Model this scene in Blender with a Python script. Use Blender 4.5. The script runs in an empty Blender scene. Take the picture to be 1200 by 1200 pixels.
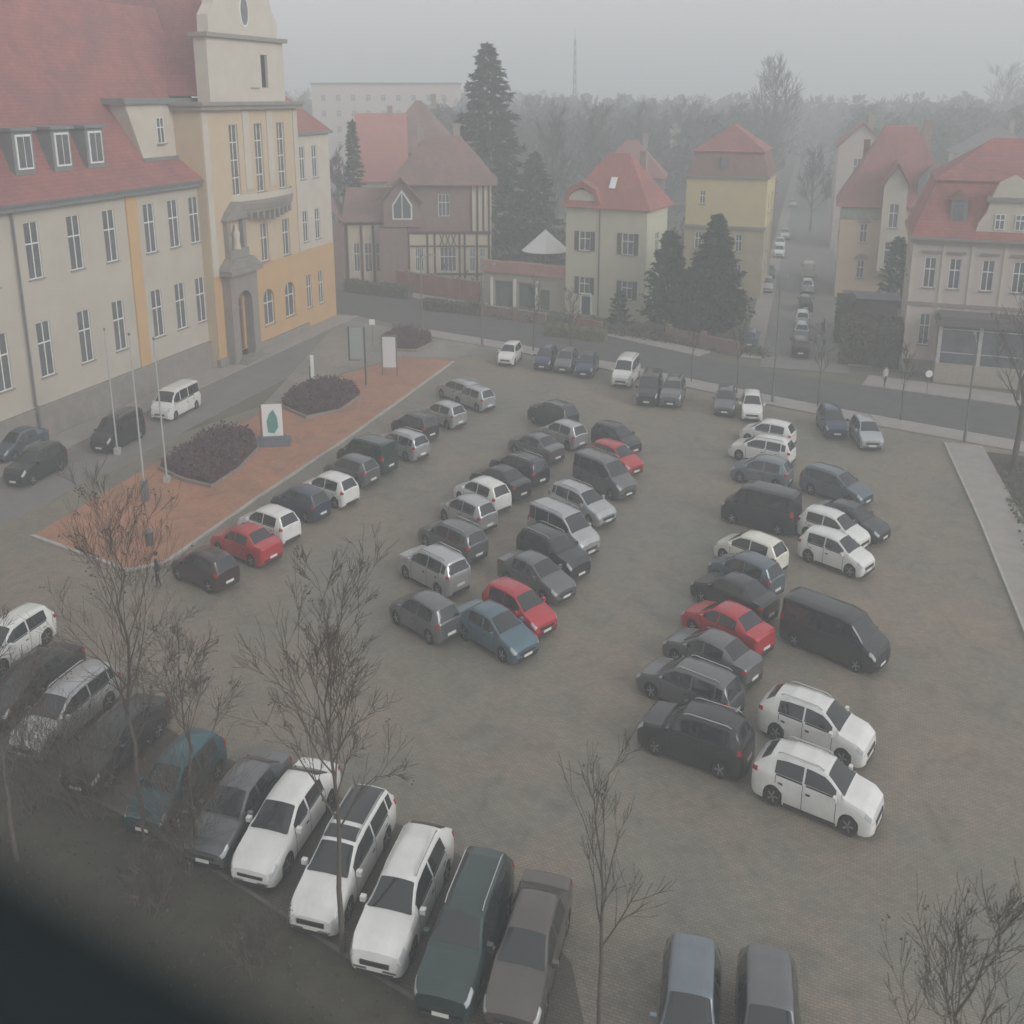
import bpy, math, random
from mathutils import Vector, Matrix
R = math.radians
scene = bpy.context.scene
col = scene.collection
# ------------------------------------------------------------------ camera
H = 26.0; TH = R(14.5); F = 1136.6; CY = 404.9
cam_d = bpy.data.cameras.new('camera'); cam = bpy.data.objects.new('camera', cam_d); col.objects.link(cam)
cam.location = (0, 0, H); cam.rotation_euler = (R(90) - TH, 0, 0)
cam_d.sensor_width = 36; cam_d.lens = 36 * F / 1200; cam_d.shift_y = -(600 - CY) / 1200
cam_d.clip_start = 0.05; cam_d.clip_end = 3000
cam_d.dof.use_dof = True; cam_d.dof.focus_distance = 46; cam_d.dof.aperture_fstop = 0.6
scene.camera = cam
# ------------------------------------------------------------------ world, sun, exposure
SUN_EL, SUN_AZ = 26, 130          # azimuth the light comes from, degrees from +Y clockwise
w = bpy.data.worlds.new('World'); scene.world = w; w.use_nodes = True
nt = w.node_tree; bg = nt.nodes['Background']
sky = nt.nodes.new('ShaderNodeTexSky'); sky.sky_type = 'NISHITA'; sky.sun_disc = False
sky.sun_elevation = R(SUN_EL); sky.sun_rotation = R(SUN_AZ)
sky.air_density = 2.0; sky.dust_density = 8.0; sky.ozone_density = 1.0
hs = nt.nodes.new('ShaderNodeHueSaturation'); hs.inputs['Saturation'].default_value = 0.12
nt.links.new(sky.outputs[0], hs.inputs['Color'])
mx = nt.nodes.new('ShaderNodeMix'); mx.data_type = 'RGBA'; mx.inputs[0].default_value = 0.7
nt.links.new(hs.outputs[0], mx.inputs[6]); mx.inputs[7].default_value = (5.25, 5.35, 5.45, 1)
nt.links.new(mx.outputs[2], bg.inputs['Color']); bg.inputs['Strength'].default_value = 0.115
sd = bpy.data.lights.new('sun', 'SUN'); sd.energy = 0.9; sd.angle = R(30); sd.color = (1, .98, .95)
so = bpy.data.objects.new('sun', sd); col.objects.link(so)
az = R(SUN_AZ); el = R(SUN_EL)
dv = Vector((math.sin(az) * math.cos(el), math.cos(az) * math.cos(el), math.sin(el)))
so.rotation_euler = dv.to_track_quat('Z', 'Y').to_euler(); so.location = (0, 0, 60)
vs = scene.view_settings; vs.view_transform = 'Standard'; vs.look = 'None'; vs.exposure = 0.38; vs.gamma = 1
scene.cycles.volume_bounces = 1; scene.cycles.max_bounces = 6
scene.cycles.use_denoising = True
HAZE = 0.0034

# ------------------------------------------------------------------ helpers
def G(px, py, z=0.0):
    """ground point seen at a place of the photograph (photo measured at 1200 px)"""
    u = (px - 600) / F; v = (py - CY) / F
    d = math.sin(TH) + v * math.cos(TH); k = (H - z) / d
    return Vector((u * k, (math.cos(TH) - v * math.sin(TH)) * k, z))

MATS = {}
def mat(name, color, rough=0.8, noise=0.0, scale=3.0, metal=0.0, coat=0.0, spec=0.5, bump=0.0, color2=None, coords='Object'):
    if name in MATS: return MATS[name]
    m = bpy.data.materials.new(name); m.use_nodes = True
    n = m.node_tree.nodes; l = m.node_tree.links; b = n['Principled BSDF']
    b.inputs['Roughness'].default_value = rough; b.inputs['Metallic'].default_value = metal
    b.inputs['Specular IOR Level'].default_value = spec
    b.inputs['Coat Weight'].default_value = coat; b.inputs['Coat Roughness'].default_value = 0.06
    c = (*color, 1)
    if noise > 0 or color2:
        tc = n.new('ShaderNodeTexCoord'); nz = n.new('ShaderNodeTexNoise')
        nz.inputs['Scale'].default_value = scale; nz.inputs['Detail'].default_value = 6
        nz.inputs['Roughness'].default_value = 0.65
        l.new(tc.outputs[coords], nz.inputs['Vector'])
        cr = n.new('ShaderNodeValToRGB'); cr.color_ramp.elements[0].position = .3; cr.color_ramp.elements[1].position = .7
        if color2: c0, c1 = c, (*color2, 1)
        else: c0 = tuple(x * (1 - noise) for x in color) + (1,); c1 = tuple(min(1, x * (1 + noise)) for x in color) + (1,)
        cr.color_ramp.elements[0].color = c0; cr.color_ramp.elements[1].color = c1
        l.new(nz.outputs['Fac'], cr.inputs[0]); l.new(cr.outputs[0], b.inputs['Base Color'])
        if bump > 0:
            bp = n.new('ShaderNodeBump'); bp.inputs['Strength'].default_value = bump; bp.inputs['Distance'].default_value = .05
            l.new(nz.outputs['Fac'], bp.inputs['Height']); l.new(bp.outputs[0], b.inputs['Normal'])
    else:
        b.inputs['Base Color'].default_value = c
    MATS[name] = m; return m

def brick_mat(name, c1, c2, mortar, scale, bw=.5, rh=.25, msize=.03, patch=None, rough=.85, pscale=.12, rot=0, roof=False, stains=False):
    if name in MATS: return MATS[name]
    m = bpy.data.materials.new(name); m.use_nodes = True
    n = m.node_tree.nodes; l = m.node_tree.links; b = n['Principled BSDF']; b.inputs['Roughness'].default_value = rough
    tc = n.new('ShaderNodeTexCoord'); br = n.new('ShaderNodeTexBrick')
    mp = n.new('ShaderNodeMapping'); mp.inputs['Rotation'].default_value = (0, 0, R(rot))
    if roof:
        sx = n.new('ShaderNodeSeparateXYZ'); cx = n.new('ShaderNodeCombineXYZ'); ad = n.new('ShaderNodeMath'); ad.operation = 'ADD'
        l.new(tc.outputs['Object'], sx.inputs[0]); l.new(sx.outputs[0], ad.inputs[0]); l.new(sx.outputs[1], ad.inputs[1]); l.new(ad.outputs[0], cx.inputs[0]); l.new(sx.outputs[2], cx.inputs[1])
        l.new(cx.outputs[0], mp.inputs[0])
    else: l.new(tc.outputs['Object'], mp.inputs[0])
    l.new(mp.outputs[0], br.inputs['Vector'])
    br.inputs['Color1'].default_value = (*c1, 1); br.inputs['Color2'].default_value = (*c2, 1); br.inputs['Mortar'].default_value = (*mortar, 1)
    br.inputs['Scale'].default_value = scale; br.inputs['Brick Width'].default_value = bw; br.inputs['Row Height'].default_value = rh
    br.inputs['Mortar Size'].default_value = msize
    nz = n.new('ShaderNodeTexNoise'); nz.inputs['Scale'].default_value = pscale; nz.inputs['Detail'].default_value = 8; nz.inputs['Roughness'].default_value = .7
    l.new(tc.outputs['Object'], nz.inputs['Vector'])
    cr = n.new('ShaderNodeValToRGB'); cr.color_ramp.elements[0].position = .35; cr.color_ramp.elements[1].position = .65
    p = patch or ((.75, .8, .78), (1.25, 1.15, 1.1))
    cr.color_ramp.elements[0].color = (*p[0], 1); cr.color_ramp.elements[1].color = (*p[1], 1)
    l.new(nz.outputs['Fac'], cr.inputs[0])
    n2 = n.new('ShaderNodeTexNoise'); n2.inputs['Scale'].default_value = 2.3; n2.inputs['Detail'].default_value = 4
    l.new(tc.outputs['Object'], n2.inputs['Vector'])
    cr2 = n.new('ShaderNodeValToRGB'); cr2.color_ramp.elements[0].color = (.82, .82, .82, 1); cr2.color_ramp.elements[1].color = (1.15, 1.15, 1.15, 1)
    l.new(n2.outputs['Fac'], cr2.inputs[0])
    m1 = n.new('ShaderNodeMix'); m1.data_type = 'RGBA'; m1.blend_type = 'MULTIPLY'; m1.inputs[0].default_value = 1
    l.new(br.outputs[0], m1.inputs[6]); l.new(cr.outputs[0], m1.inputs[7])
    m2 = n.new('ShaderNodeMix'); m2.data_type = 'RGBA'; m2.blend_type = 'MULTIPLY'; m2.inputs[0].default_value = 1
    l.new(m1.outputs[2], m2.inputs[6]); l.new(cr2.outputs[0], m2.inputs[7])
    outc = m2.outputs[2]
    if stains:
        n3 = n.new('ShaderNodeTexNoise'); n3.inputs['Scale'].default_value = .55; n3.inputs['Detail'].default_value = 5; n3.inputs['Distortion'].default_value = 1.2
        l.new(tc.outputs['Object'], n3.inputs['Vector'])
        c3 = n.new('ShaderNodeValToRGB'); c3.color_ramp.elements[0].position = .30; c3.color_ramp.elements[0].color = (.82, .81, .80, 1); c3.color_ramp.elements[1].position = .46; c3.color_ramp.elements[1].color = (1, 1, 1, 1)
        e = c3.color_ramp.elements.new(.75); e.color = (1.12, 1.1, 1.03, 1)
        l.new(n3.outputs['Fac'], c3.inputs[0])
        m3 = n.new('ShaderNodeMix'); m3.data_type = 'RGBA'; m3.blend_type = 'MULTIPLY'; m3.inputs[0].default_value = 1
        l.new(outc, m3.inputs[6]); l.new(c3.outputs[0], m3.inputs[7]); outc = m3.outputs[2]
        rr = n.new('ShaderNodeMapRange'); rr.inputs['From Min'].default_value = .3; rr.inputs['From Max'].default_value = .7; rr.inputs['To Min'].default_value = .42; rr.inputs['To Max'].default_value = .85
        l.new(nz.outputs['Fac'], rr.inputs[0]); l.new(rr.outputs[0], b.inputs['Roughness'])
    l.new(outc, b.inputs['Base Color'])
    MATS[name] = m; return m

def tag(o, label, cat, group=None):
    o['label'] = label; o['category'] = cat
    if group: o['group'] = group
    return o
def thing(name, label, cat, loc=(0, 0, 0), rz=0.0, group=None):
    o = bpy.data.objects.new(name, None); col.objects.link(o)
    o.location = loc; o.rotation_euler = (0, 0, rz); o.empty_display_size = .3
    return tag(o, label, cat, group)

class MB:
    """collects faces of one mesh"""
    def __init__(s): s.v = []; s.f = []; s.mi = []
    def add(s, vs, fs, mi=0):
        k = len(s.v); s.v += [tuple(p) for p in vs]
        for f in fs: s.f.append(tuple(i + k for i in f)); s.mi.append(mi)
    def box(s, a, b, mi=0, skip=()):
        x0, y0, z0 = a; x1, y1, z1 = b
        v = [(x0,y0,z0),(x1,y0,z0),(x1,y1,z0),(x0,y1,z0),(x0,y0,z1),(x1,y0,z1),(x1,y1,z1),(x0,y1,z1)]
        fs = [(0,3,2,1),(4,5,6,7),(0,1,5,4),(1,2,6,5),(2,3,7,6),(3,0,4,7)]
        s.add(v, [f for i, f in enumerate(fs) if i not in skip], mi)
    def quad(s, a, b, c, d, mi=0): s.add([a, b, c, d], [(0, 1, 2, 3)], mi)
    def poly(s, pts, mi=0): s.add(pts, [tuple(range(len(pts)))], mi)
    def prism(s, pts, z0, z1, mi=0, bottom=False):
        n = len(pts); lo = [(p[0], p[1], z0) for p in pts]; hi = [(p[0], p[1], z1) for p in pts]
        a = sum(pts[i][0] * pts[(i+1) % n][1] - pts[(i+1) % n][0] * pts[i][1] for i in range(n))
        if a < 0: lo.reverse(); hi.reverse()
        s.add(lo + hi, [tuple(range(n, 2*n))] + [(i, (i+1) % n, n + (i+1) % n, n + i) for i in range(n)] + ([tuple(range(n-1, -1, -1))] if bottom else []), mi)
    def vprism(s, pts, y0, y1, mi=0):
        """outline in x,z pulled through y"""
        n = len(pts); a = sum(pts[i][0] * pts[(i+1) % n][1] - pts[(i+1) % n][0] * pts[i][1] for i in range(n))
        if a < 0: pts = pts[::-1]
        v = [(p[0], y0, p[1]) for p in pts] + [(p[0], y1, p[1]) for p in pts]
        s.add(v, [tuple(range(n)), tuple(range(2*n-1, n-1, -1))] + [(i, n+i, n+(i+1) % n, (i+1) % n) for i in range(n)], mi)
    def tube(s, pts, rs, n=6, mi=0, cap=True):
        rings = []
        for i, p in enumerate(pts):
            p = Vector(p)
            d = (Vector(pts[min(i+1, len(pts)-1)]) - Vector(pts[max(i-1, 0)])).normalized()
            a = d.orthogonal().normalized() if abs(d.z) < .99 else Vector((1, 0, 0))
            if i and abs(d.z) < .99:
                a = (rings_a - d * rings_a.dot(d)).normalized() if (rings_a - d * rings_a.dot(d)).length > 1e-4 else a
            rings_a = a; b = d.cross(a)
            rings.append([p + (a * math.cos(t) + b * math.sin(t)) * rs[i] for t in [2*math.pi*k/n for k in range(n)]])
        v = [q for r in rings for q in r]; f = []
        for i in range(len(pts) - 1):
            for k in range(n): f.append((i*n+k, i*n+(k+1) % n, (i+1)*n+(k+1) % n, (i+1)*n+k))
        if cap: f.append(tuple(range(n-1, -1, -1))); f.append(tuple(range((len(pts)-1)*n, len(pts)*n)))
        s.add(v, f, mi)
    def build(s, name, mats, parent=None, smooth=None, loc=None):
        me = bpy.data.meshes.new(name); me.from_pydata(s.v, [], s.f)
        if not isinstance(mats, (list, tuple)): mats = [mats]
        for m in mats: me.materials.append(m)
        if len(mats) > 1: me.polygons.foreach_set('material_index', s.mi)
        if smooth is not None:
            me.polygons.foreach_set('use_smooth', [True] * len(me.polygons))
            if smooth < 180: me.set_sharp_from_angle(angle=R(smooth))
        me.update()
        o = bpy.data.objects.new(name, me); col.objects.link(o)
        if parent: o.parent = parent
        if loc: o.location = loc
        return o
def struct(o, kind='structure'): o['kind'] = kind; return o

# ------------------------------------------------------------------ the ground
m_paving = brick_mat('cobble paving', (.225, .20, .168), (.18, .162, .138), (.125, .115, .10), 1.0, .22, .11, .012, ((.80, .90, .90), (1.2, 1.08, .98)), pscale=.07, rot=20, stains=True)
m_plaza = brick_mat('plaza slabs', (.26, .245, .23), (.23, .215, .2), (.15, .14, .13), 1.0, .5, .25, .015, pscale=.2, rot=-15, stains=True)
m_redpave = brick_mat('red clay paving', (.40, .19, .11), (.34, .15, .095), (.22, .14, .10), 1.0, .24, .12, .014, ((.8, .85, .85), (1.2, 1.1, 1.05)), pscale=.4, rot=12, stains=True)
m_asphalt = mat('asphalt', (.075, .072, .07), .85, color2=(.10, .096, .094), scale=.7)
m_asphalt2 = mat('hall street asphalt', (.16, .15, .145), .85, color2=(.20, .19, .18), scale=.5)
m_pavement = mat('pavement slabs', (.33, .30, .28), .85, color2=(.26, .24, .225), scale=.8)
m_kerb = mat('kerb stone', (.36, .35, .33), .8, noise=.15, scale=2)
m_stone0 = mat('weathered dark kerb', (.12, .115, .105), .85, noise=.2, scale=2)
m_soil = mat('soil', (.035, .033, .024), .95, color2=(.06, .055, .038), scale=1.3, bump=.3)
m_earth = mat('ground', (.09, .095, .065), .95, color2=(.15, .14, .10), scale=.25, bump=.2)

g = MB(); g.quad((-510, -10, -.03), (610, -10, -.03), (610, 970, -.03), (-510, 970, -.03))
struct(g.build('ground', m_earth))

def px(pts, z=0): return [G(x, y, 0) for x, y in pts]
def sheet(name, pts, z, m):
    b = MB(); b.prism([(p[0], p[1]) for p in pts], z - .02, z, 0); return struct(b.build(name, m))
lot = [G(-80, 640), G(60, 560), G(300, 478), G(520, 392), G(700, 432), G(905, 474), G(1200, 514), G(1320, 530)]
lot += [Vector((62, 60, 0)), Vector((32, 0, 0)), Vector((6, -4, 0)), Vector((5.5, 12, 0)), Vector((-14, 22, 0)), Vector((-45, 36, 0))]
sheet('parking_lot', lot, 0.0, m_paving)
# street in front of the town hall, parallel to it
HALL_O = Vector((-28.61, 91.48, 0)); HALL_A = R(71.6)
def hl(x, y): return (HALL_O.x + x * math.cos(HALL_A) - y * math.sin(HALL_A), HALL_O.y + x * math.sin(HALL_A) + y * math.cos(HALL_A))
sheet('hall_street', [hl(-75, -2.2), hl(26, -2.2), hl(24, -7.8), hl(-75, -8.6)], 0.008, m_asphalt2)
b = MB(); b.prism([hl(-75, 1.2), hl(24.5, 1.2), hl(25, -2.2), hl(-75, -2.2)], 0, .11); struct(b.build('hall_pavement', m_pavement))
# cross road
near = [G(330, 352), G(400, 366), G(480, 384), G(600, 404), G(720, 427), G(905, 466), G(1010, 486), G(1200, 520), G(1330, 545)]
far = [G(345, 330), G(400, 340), G(480, 349), G(600, 370), G(720, 396), G(817, 418), G(905, 436), G(1010, 452), G(1200, 478), G(1330, 496)]
sheet('cross_road', near + far[::-1], 0.016, m_asphalt)
def strip(name, line, wdt, z0, z1, m, side=1):
    """band along a polyline, widened to one side"""
    L = [Vector((p[0], p[1])) for p in line]; off = []
    for i, p in enumerate(L):
        d = (L[min(i+1, len(L)-1)] - L[max(i-1, 0)]).normalized(); off.append(p + Vector((-d.y, d.x)) * wdt * side)
    b = MB()
    for i in range(len(L) - 1):
        b.prism([L[i], L[i+1], off[i+1], off[i]], z0, z1)
    return b.build(name, m)
nk = [p for p in near[1:]]
struct(strip('pavement', [Vector((p.x, p.y)) for p in nk[1:]], 2.3, 0, .12, m_pavement, -1))
struct(strip('kerb', [Vector((p.x, p.y)) for p in nk[1:]], .14, 0.02, .125, m_kerb, 1))
struct(strip('far_pavement', far[:6], 2.4, 0, .12, m_pavement, 1))
struct(strip('far_pavement', far[7:], 3.6, 0, .12, m_pavement, 1))
# side street running away on the right
st_l = [G(884, 425), G(893, 400), G(925, 250)]; SD = (st_l[2] - st_l[1]).normalized(); SN = Vector((SD.y, -SD.x, 0))
S0 = G(890, 430); wS = 8.4
sheet('side_street', [S0, S0 + SD * 420, S0 + SD * 420 + SN * wS, S0 + SN * wS], 0.024, m_asphalt2)
struct(strip('side_street_pavement', [S0 + SD * 3, S0 + SD * 420], 2.0, 0, .12, m_pavement, 1))
struct(strip('side_street_pavement', [S0 + SN * wS + SD * 3, S0 + SN * wS + SD * 420], 2.2, 0, .12, m_pavement, -1))
# island with red paving between the hall street and the lot
isl = px([(40, 628), (150, 668), (192, 660), (300, 584), (400, 518), (470, 468), (530, 424), (470, 420), (400, 440), (300, 488), (180, 545)])
b = MB(); b.prism(isl, 0, .10); struct(b.build('island_paving', m_redpave))
struct(strip('island_kerb', px([(40, 628), (150, 668), (192, 660), (300, 584), (400, 518), (470, 468), (530, 424)]), .22, .0, .13, m_kerb, -1))
sheet('plaza', px([(300, 484), (400, 438), (470, 418), (532, 420), (600, 410), (480, 388), (400, 374)]), .03, m_plaza)
# right footpath and planting
fp = px([(1108, 520), (1150, 612), (1200, 735), (1262, 900)])
struct(strip('footpath', fp, 2.6, 0, .12, m_pavement, -1 if fp[0].x < 0 else 1))
struct(strip('footpath_kerb', fp, .14, 0.0, .14, m_kerb, -1))
sheet('planting_ground', px([(1140, 528), (1400, 560), (1700, 1000), (1330, 900), (1232, 735), (1185, 620)]), .04, m_soil)
# bare soil strip under the windows of the building the camera looks from
NOSE = px([(-200, 800), (-60, 862), (20, 896), (150, 960), (290, 1048), (430, 1140), (560, 1222), (680, 1300), (760, 1380)])
sheet('soil_strip', NOSE + [Vector((2, -6)), Vector((-50, -6)), Vector((-60, 38))], .05, m_soil)
m_bay = brick_mat('darker paving', (.105, .095, .078), (.085, .078, .066), (.05, .047, .042), 1.0, .22, .11, .012, ((.75, .8, .8), (1.25, 1.15, 1.05)), pscale=.15, rot=20, stains=True)
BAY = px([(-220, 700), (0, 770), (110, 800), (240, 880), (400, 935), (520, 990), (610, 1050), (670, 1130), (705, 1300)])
sheet('parking_bays', NOSE + BAY[::-1], .012, m_bay)  # darker sheet added under the front row to deepen the gaps between cars
struct(strip('strip_kerb', NOSE, .12, 0, .1, m_stone0, 1))

# ------------------------------------------------------------------ building tools
m_glass = mat('window glass', (.075, .085, .095), .1, spec=.7, color2=(.14, .15, .155), scale=.9)
m_white = mat('white frame paint', (.72, .72, .70), .5, noise=.05)
m_stone = mat('grey stone', (.27, .245, .225), .85, color2=(.20, .185, .17), scale=1.2, bump=.2)
m_tile = brick_mat('red roof tiles', (.30, .125, .115), (.26, .105, .10), (.20, .085, .08), 1.0, .26, .3, .02, ((.8, .88, .92), (1.18, 1.1, 1.05)), pscale=.3, roof=True)
m_tile2 = brick_mat('bright roof tiles', (.34, .13, .11), (.295, .115, .10), (.24, .095, .085), 1.0, .26, .3, .02, ((.82, .88, .92), (1.18, 1.1, 1.05)), pscale=.3, roof=True)
m_tile3 = brick_mat('brown roof tiles', (.23, .14, .125), (.195, .12, .11), (.15, .10, .09), 1.0, .26, .3, .02, pscale=.3, roof=True)
m_slate = mat('slate', (.10, .09, .095), .7, color2=(.14, .12, .12), scale=2)
m_lead = mat('zinc sheet', (.17, .19, .19), .5, noise=.15, scale=1.5)
m_pipe = mat('drain pipe metal', (.16, .17, .17), .5, metal=.3)

def wallgrid(b, p0, p1, z0, z1, holes, depth=.22, mi=0):
    """wall from p0 to p1 (outside on the right hand) with real openings and their reveals"""
    p0 = Vector(p0[:2]); p1 = Vector(p1[:2]); L = (p1 - p0).length; d = (p1 - p0) / L; nin = Vector((-d.y, d.x))
    P = lambda u, z, o=0: (p0.x + d.x*u + nin.x*o, p0.y + d.y*u + nin.y*o, z)
    us = sorted({0, L, *[h[0] for h in holes], *[h[2] for h in holes]}); zs = sorted({z0, z1, *[h[1] for h in holes], *[h[3] for h in holes]})
    for i in range(len(us)-1):
        for j in range(len(zs)-1):
            cu = (us[i]+us[i+1])/2; cz = (zs[j]+zs[j+1])/2
            if any(h[0] < cu < h[2] and h[1] < cz < h[3] for h in holes): continue
            b.quad(P(us[i], zs[j]), P(us[i+1], zs[j]), P(us[i+1], zs[j+1]), P(us[i], zs[j+1]), mi)
    for (a, c, e, f_) in holes:
        b.quad(P(a, c), P(a, c, depth), P(a, f_, depth), P(a, f_), mi); b.quad(P(e, c), P(e, f_), P(e, f_, depth), P(e, c, depth), mi)
        b.quad(P(a, f_), P(a, f_, depth), P(e, f_, depth), P(e, f_), mi); b.quad(P(a, c), P(e, c), P(e, c, depth), P(a, c, depth), mi)

def window(parent, u0, z0, u1, z1, y=0.0, bars=(1, 1), depth=.18, frame=None, rot=0, org=(0, 0), sill=True, t=.065, arch=False, glass=None):
    """frame with muntins as a part, its pane and sill as sub-parts; u runs along local x unless turned by rot about org"""
    fr = MB(); d0 = y + depth - .09; d1 = y + depth
    W = u1 - u0; Hh = z1 - z0
    fr.box((0, d0, 0), (t, d1, Hh)); fr.box((W - t, d0, 0), (W, d1, Hh)); fr.box((t, d0, 0), (W - t, d1, t)); fr.box((t, d0, Hh - t), (W - t, d1, Hh))
    for k in range(1, bars[0] + 1):
        x = W * k / (bars[0] + 1); fr.box((x - t*.55, d0 - .01, t), (x + t*.55, d1 - .01, Hh - t))
    for k in range(1, bars[1] + 1):
        z = Hh * k / (bars[1] + 1) + (.12 * Hh if bars[1] == 1 else 0); fr.box((t, d0 - .02, z - t*.75), (W - t, d1 - .02, z + t*.75))
    if arch:   # rounded head: spandrels fill the corners
        n = 8; r = W / 2
        for s_ in (-1, 1):
            pts = [(r + s_ * r, Hh)] + [(r + s_ * r * math.cos(a), Hh - r + r * math.sin(a)) for a in [math.pi/2*k/n for k in range(n + 1)]]
            fr.vprism(pts, y + .004, y + depth - .1, 1)
    o = fr.build('window', [frame or m_white, arch] if arch else (frame or m_white), parent)
    c, s = math.cos(rot), math.sin(rot)
    o.location = (org[0] + c*u0, org[1] + s*u0, z0) ; o.rotation_euler = (0, 0, rot)
    pn = MB(); pn.box((t*.5, d1 - .05, t*.5), (W - t*.5, d1 - .03, Hh - t*.5)); pn.build('pane', glass or m_glass, o)
    if sill:
        sl = MB(); sl.box((-.1, y - .12, -.1), (W + .1, y + depth - .1, -.002)); sl.build('sill', MATS['grey stone'], o)
    return o

def hip_roof(b, x0, x1, y0, y1, z0, z1, inset=None, over=.4, mi=0, th=.12):
    """hip roof with ridge along the longer side"""
    x0 -= over; x1 += over; y0 -= over; y1 += over
    w_, d_ = x1 - x0, y1 - y0; ins = inset if inset is not None else min(w_, d_) / 2
    if w_ >= d_: r0, r1 = (x0 + ins, (y0+y1)/2, z1), (x1 - ins, (y0+y1)/2, z1)
    else: r0, r1 = ((x0+x1)/2, y0 + ins, z1), ((x0+x1)/2, y1 - ins, z1)
    A, B_, C_, D_ = (x0,y0,z0),(x1,y0,z0),(x1,y1,z0),(x0,y1,z0)
    v = [A, B_, C_, D_, r0, r1] + [(p[0], p[1], p[2]-th) for p in (A, B_, C_, D_)]
    if w_ >= d_: f = [(0,1,5,4),(1,2,5),(2,3,4,5),(3,0,4)]
    else: f = [(0,1,4),(1,2,5,4),(2,3,5),(3,0,4,5)]
    f += [(6,7,1,0),(7,8,2,1),(8,9,3,2),(9,6,0,3),(9,8,7,6)]
    b.add(v, f, mi)
def gable_roof(b, x0, x1, y0, y1, z0, z1, axis='x', over=.35, mi=0):
    x0 -= over; x1 += over; y0 -= over; y1 += over; t = .15
    if axis == 'x': # ridge along x
        ym = (y0+y1)/2; pr = [(y0,z0),(ym,z1),(y1,z0),(y1,z0-t),(ym,z1-t*1.6),(y0,z0-t)]
        v = [(x0,p[0],p[1]) for p in pr] + [(x1,p[0],p[1]) for p in pr]
    else:
        xm = (x0+x1)/2; pr = [(x0,z0),(xm,z1),(x1,z0),(x1,z0-t),(xm,z1-t*1.6),(x0,z0-t)]
        v = [(p[0],y0,p[1]) for p in pr] + [(p[0],y1,p[1]) for p in pr]
    f = [(i, (i+1) % 6, 6+(i+1) % 6, 6+i) for i in range(6)] + [(0,5,4,1),(1,4,3,2),(6,7,10,11),(7,8,9,10)]
    b.add(v, f, mi)
def chimney(parent, x, y, z0, z1, s=.5, m=None):
    b = MB(); b.box((x-s, y-s*.7, z0), (x+s, y+s*.7, z1)); b.box((x-s-.06, y-s*.7-.06, z1), (x+s+.06, y+s*.7+.06, z1+.15)); return b.build('chimney', m or mat('chimney brick', (.25, .13, .1), .9, noise=.2), parent)
# ------------------------------------------------------------------ town hall
m_cream = mat('cream render', (.47, .435, .37), .9, color2=(.41, .38, .325), scale=.35)
m_orange = mat('orange render', (.54, .345, .17), .9, color2=(.48, .31, .16), scale=.6)
m_peach = mat('peach render', (.53, .42, .29), .9, color2=(.48, .38, .27), scale=.6)
m_palec = mat('pale render', (.54, .495, .42), .9, color2=(.46, .42, .36), scale=.5)
hall = thing('town_hall', 'large cream town hall with orange gabled tower and long red roof on the left', 'town hall', HALL_O, HALL_A)
WU = [-46, -41.8, -37.4, -33.2, -28.8, -24.6, -20.4, -16.1, -12.1, -7.1, -3.8, -.75]
b = MB(); hw = .7
holes = [(u - hw + 75, 4.85, u + hw + 75, 9.15) for u in WU] + [(u - hw + 75, 12.5, u + hw + 75, 16.8) for u in WU]
wallgrid(b, (-75, 1.0), (0, 1.0), 2.6, 18.1, holes)
b.quad((-75, 1, 2.6), (-75, 14, 2.6), (-75, 14, 18.1), (-75, 1, 18.1)); b.quad((0, 14, 0), (-75, 14, 0), (-75, 14, 18.1), (0, 14, 18.1))
b.build('wall', m_cream, hall)
b = MB(); b.box((-75, .75, 0), (0, 1.6, 2.6)); b.box((-75, .7, 2.55), (0, 1.0, 2.75)); b.build('plinth', m_stone, hall)
b = MB(); b.box((-10.0, .86, 2.76), (-8.7, 1.02, 17.75)); b.build('wall_band', m_orange, hall)
b = MB(); b.box((-75, .35, 17.75), (0, 1.05, 18.15)); b.box((-75, .15, 18.15), (0, 1.2, 18.35)); b.build('cornice', m_lead, hall)
for u in (-22.3, -9.9 - 29):
    b = MB(); b.tube([(u, .72, 17.7), (u, .72, 3)], [.09, .09], 8); b.tube([(u, .6, 3), (u, .6, 0.1)], [.12, .12], 8); b.build('drain_pipe', m_pipe, hall, 40)
for u in WU:
    window(hall, u - hw, 4.85, u + hw, 9.15, 1.0); window(hall, u - hw, 12.5, u + hw, 16.8, 1.0)
# roof of the wing
b = MB(); x0, x1 = -75.5, 6
pr = [(.1, 18.3), (3.0, 20.4), (8.6, 34.2), (14.2, 20.4), (15, 18.3)]
v = [(x0, *p) for p in pr] + [(x1, *p) for p in pr]
b.add(v, [(i, i+5, i+6, i+1) for i in range(4)] + [(0, 1, 2, 3, 4), (9, 8, 7, 6, 5)])
rf = b.build('roof', m_tile, hall)
chimney(rf, -30, 8.6, 33, 36.5, .9); chimney(rf, -52, 8.6, 33, 36, .9)
for u in (-47, -43, -39, -35, -31, -26.6, -22.6, -18.6, -14.7, -11.0):
    b = MB(); b.box((u - 1.0, 2.55, 20.1), (u + 1.0, 6.2, 23.35)); dm = b.build('dormer', m_lead, hall)
    b = MB(); b.box((u - 1.25, 2.3, 23.36), (u + 1.25, 6.6, 23.6)); b.build('roof', m_lead, dm)
    f = MB(); f.box((u - .75, 2.45, 20.5), (u + .75, 2.54, 23.1)); f.build('window_frame', m_white, dm)
    p = MB(); p.box((u - .62, 2.41, 20.65), (u - .05, 2.448, 22.95)); p.box((u + .05, 2.41, 20.65), (u + .62, 2.448, 22.95)); p.build('pane', m_glass, dm)
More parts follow.
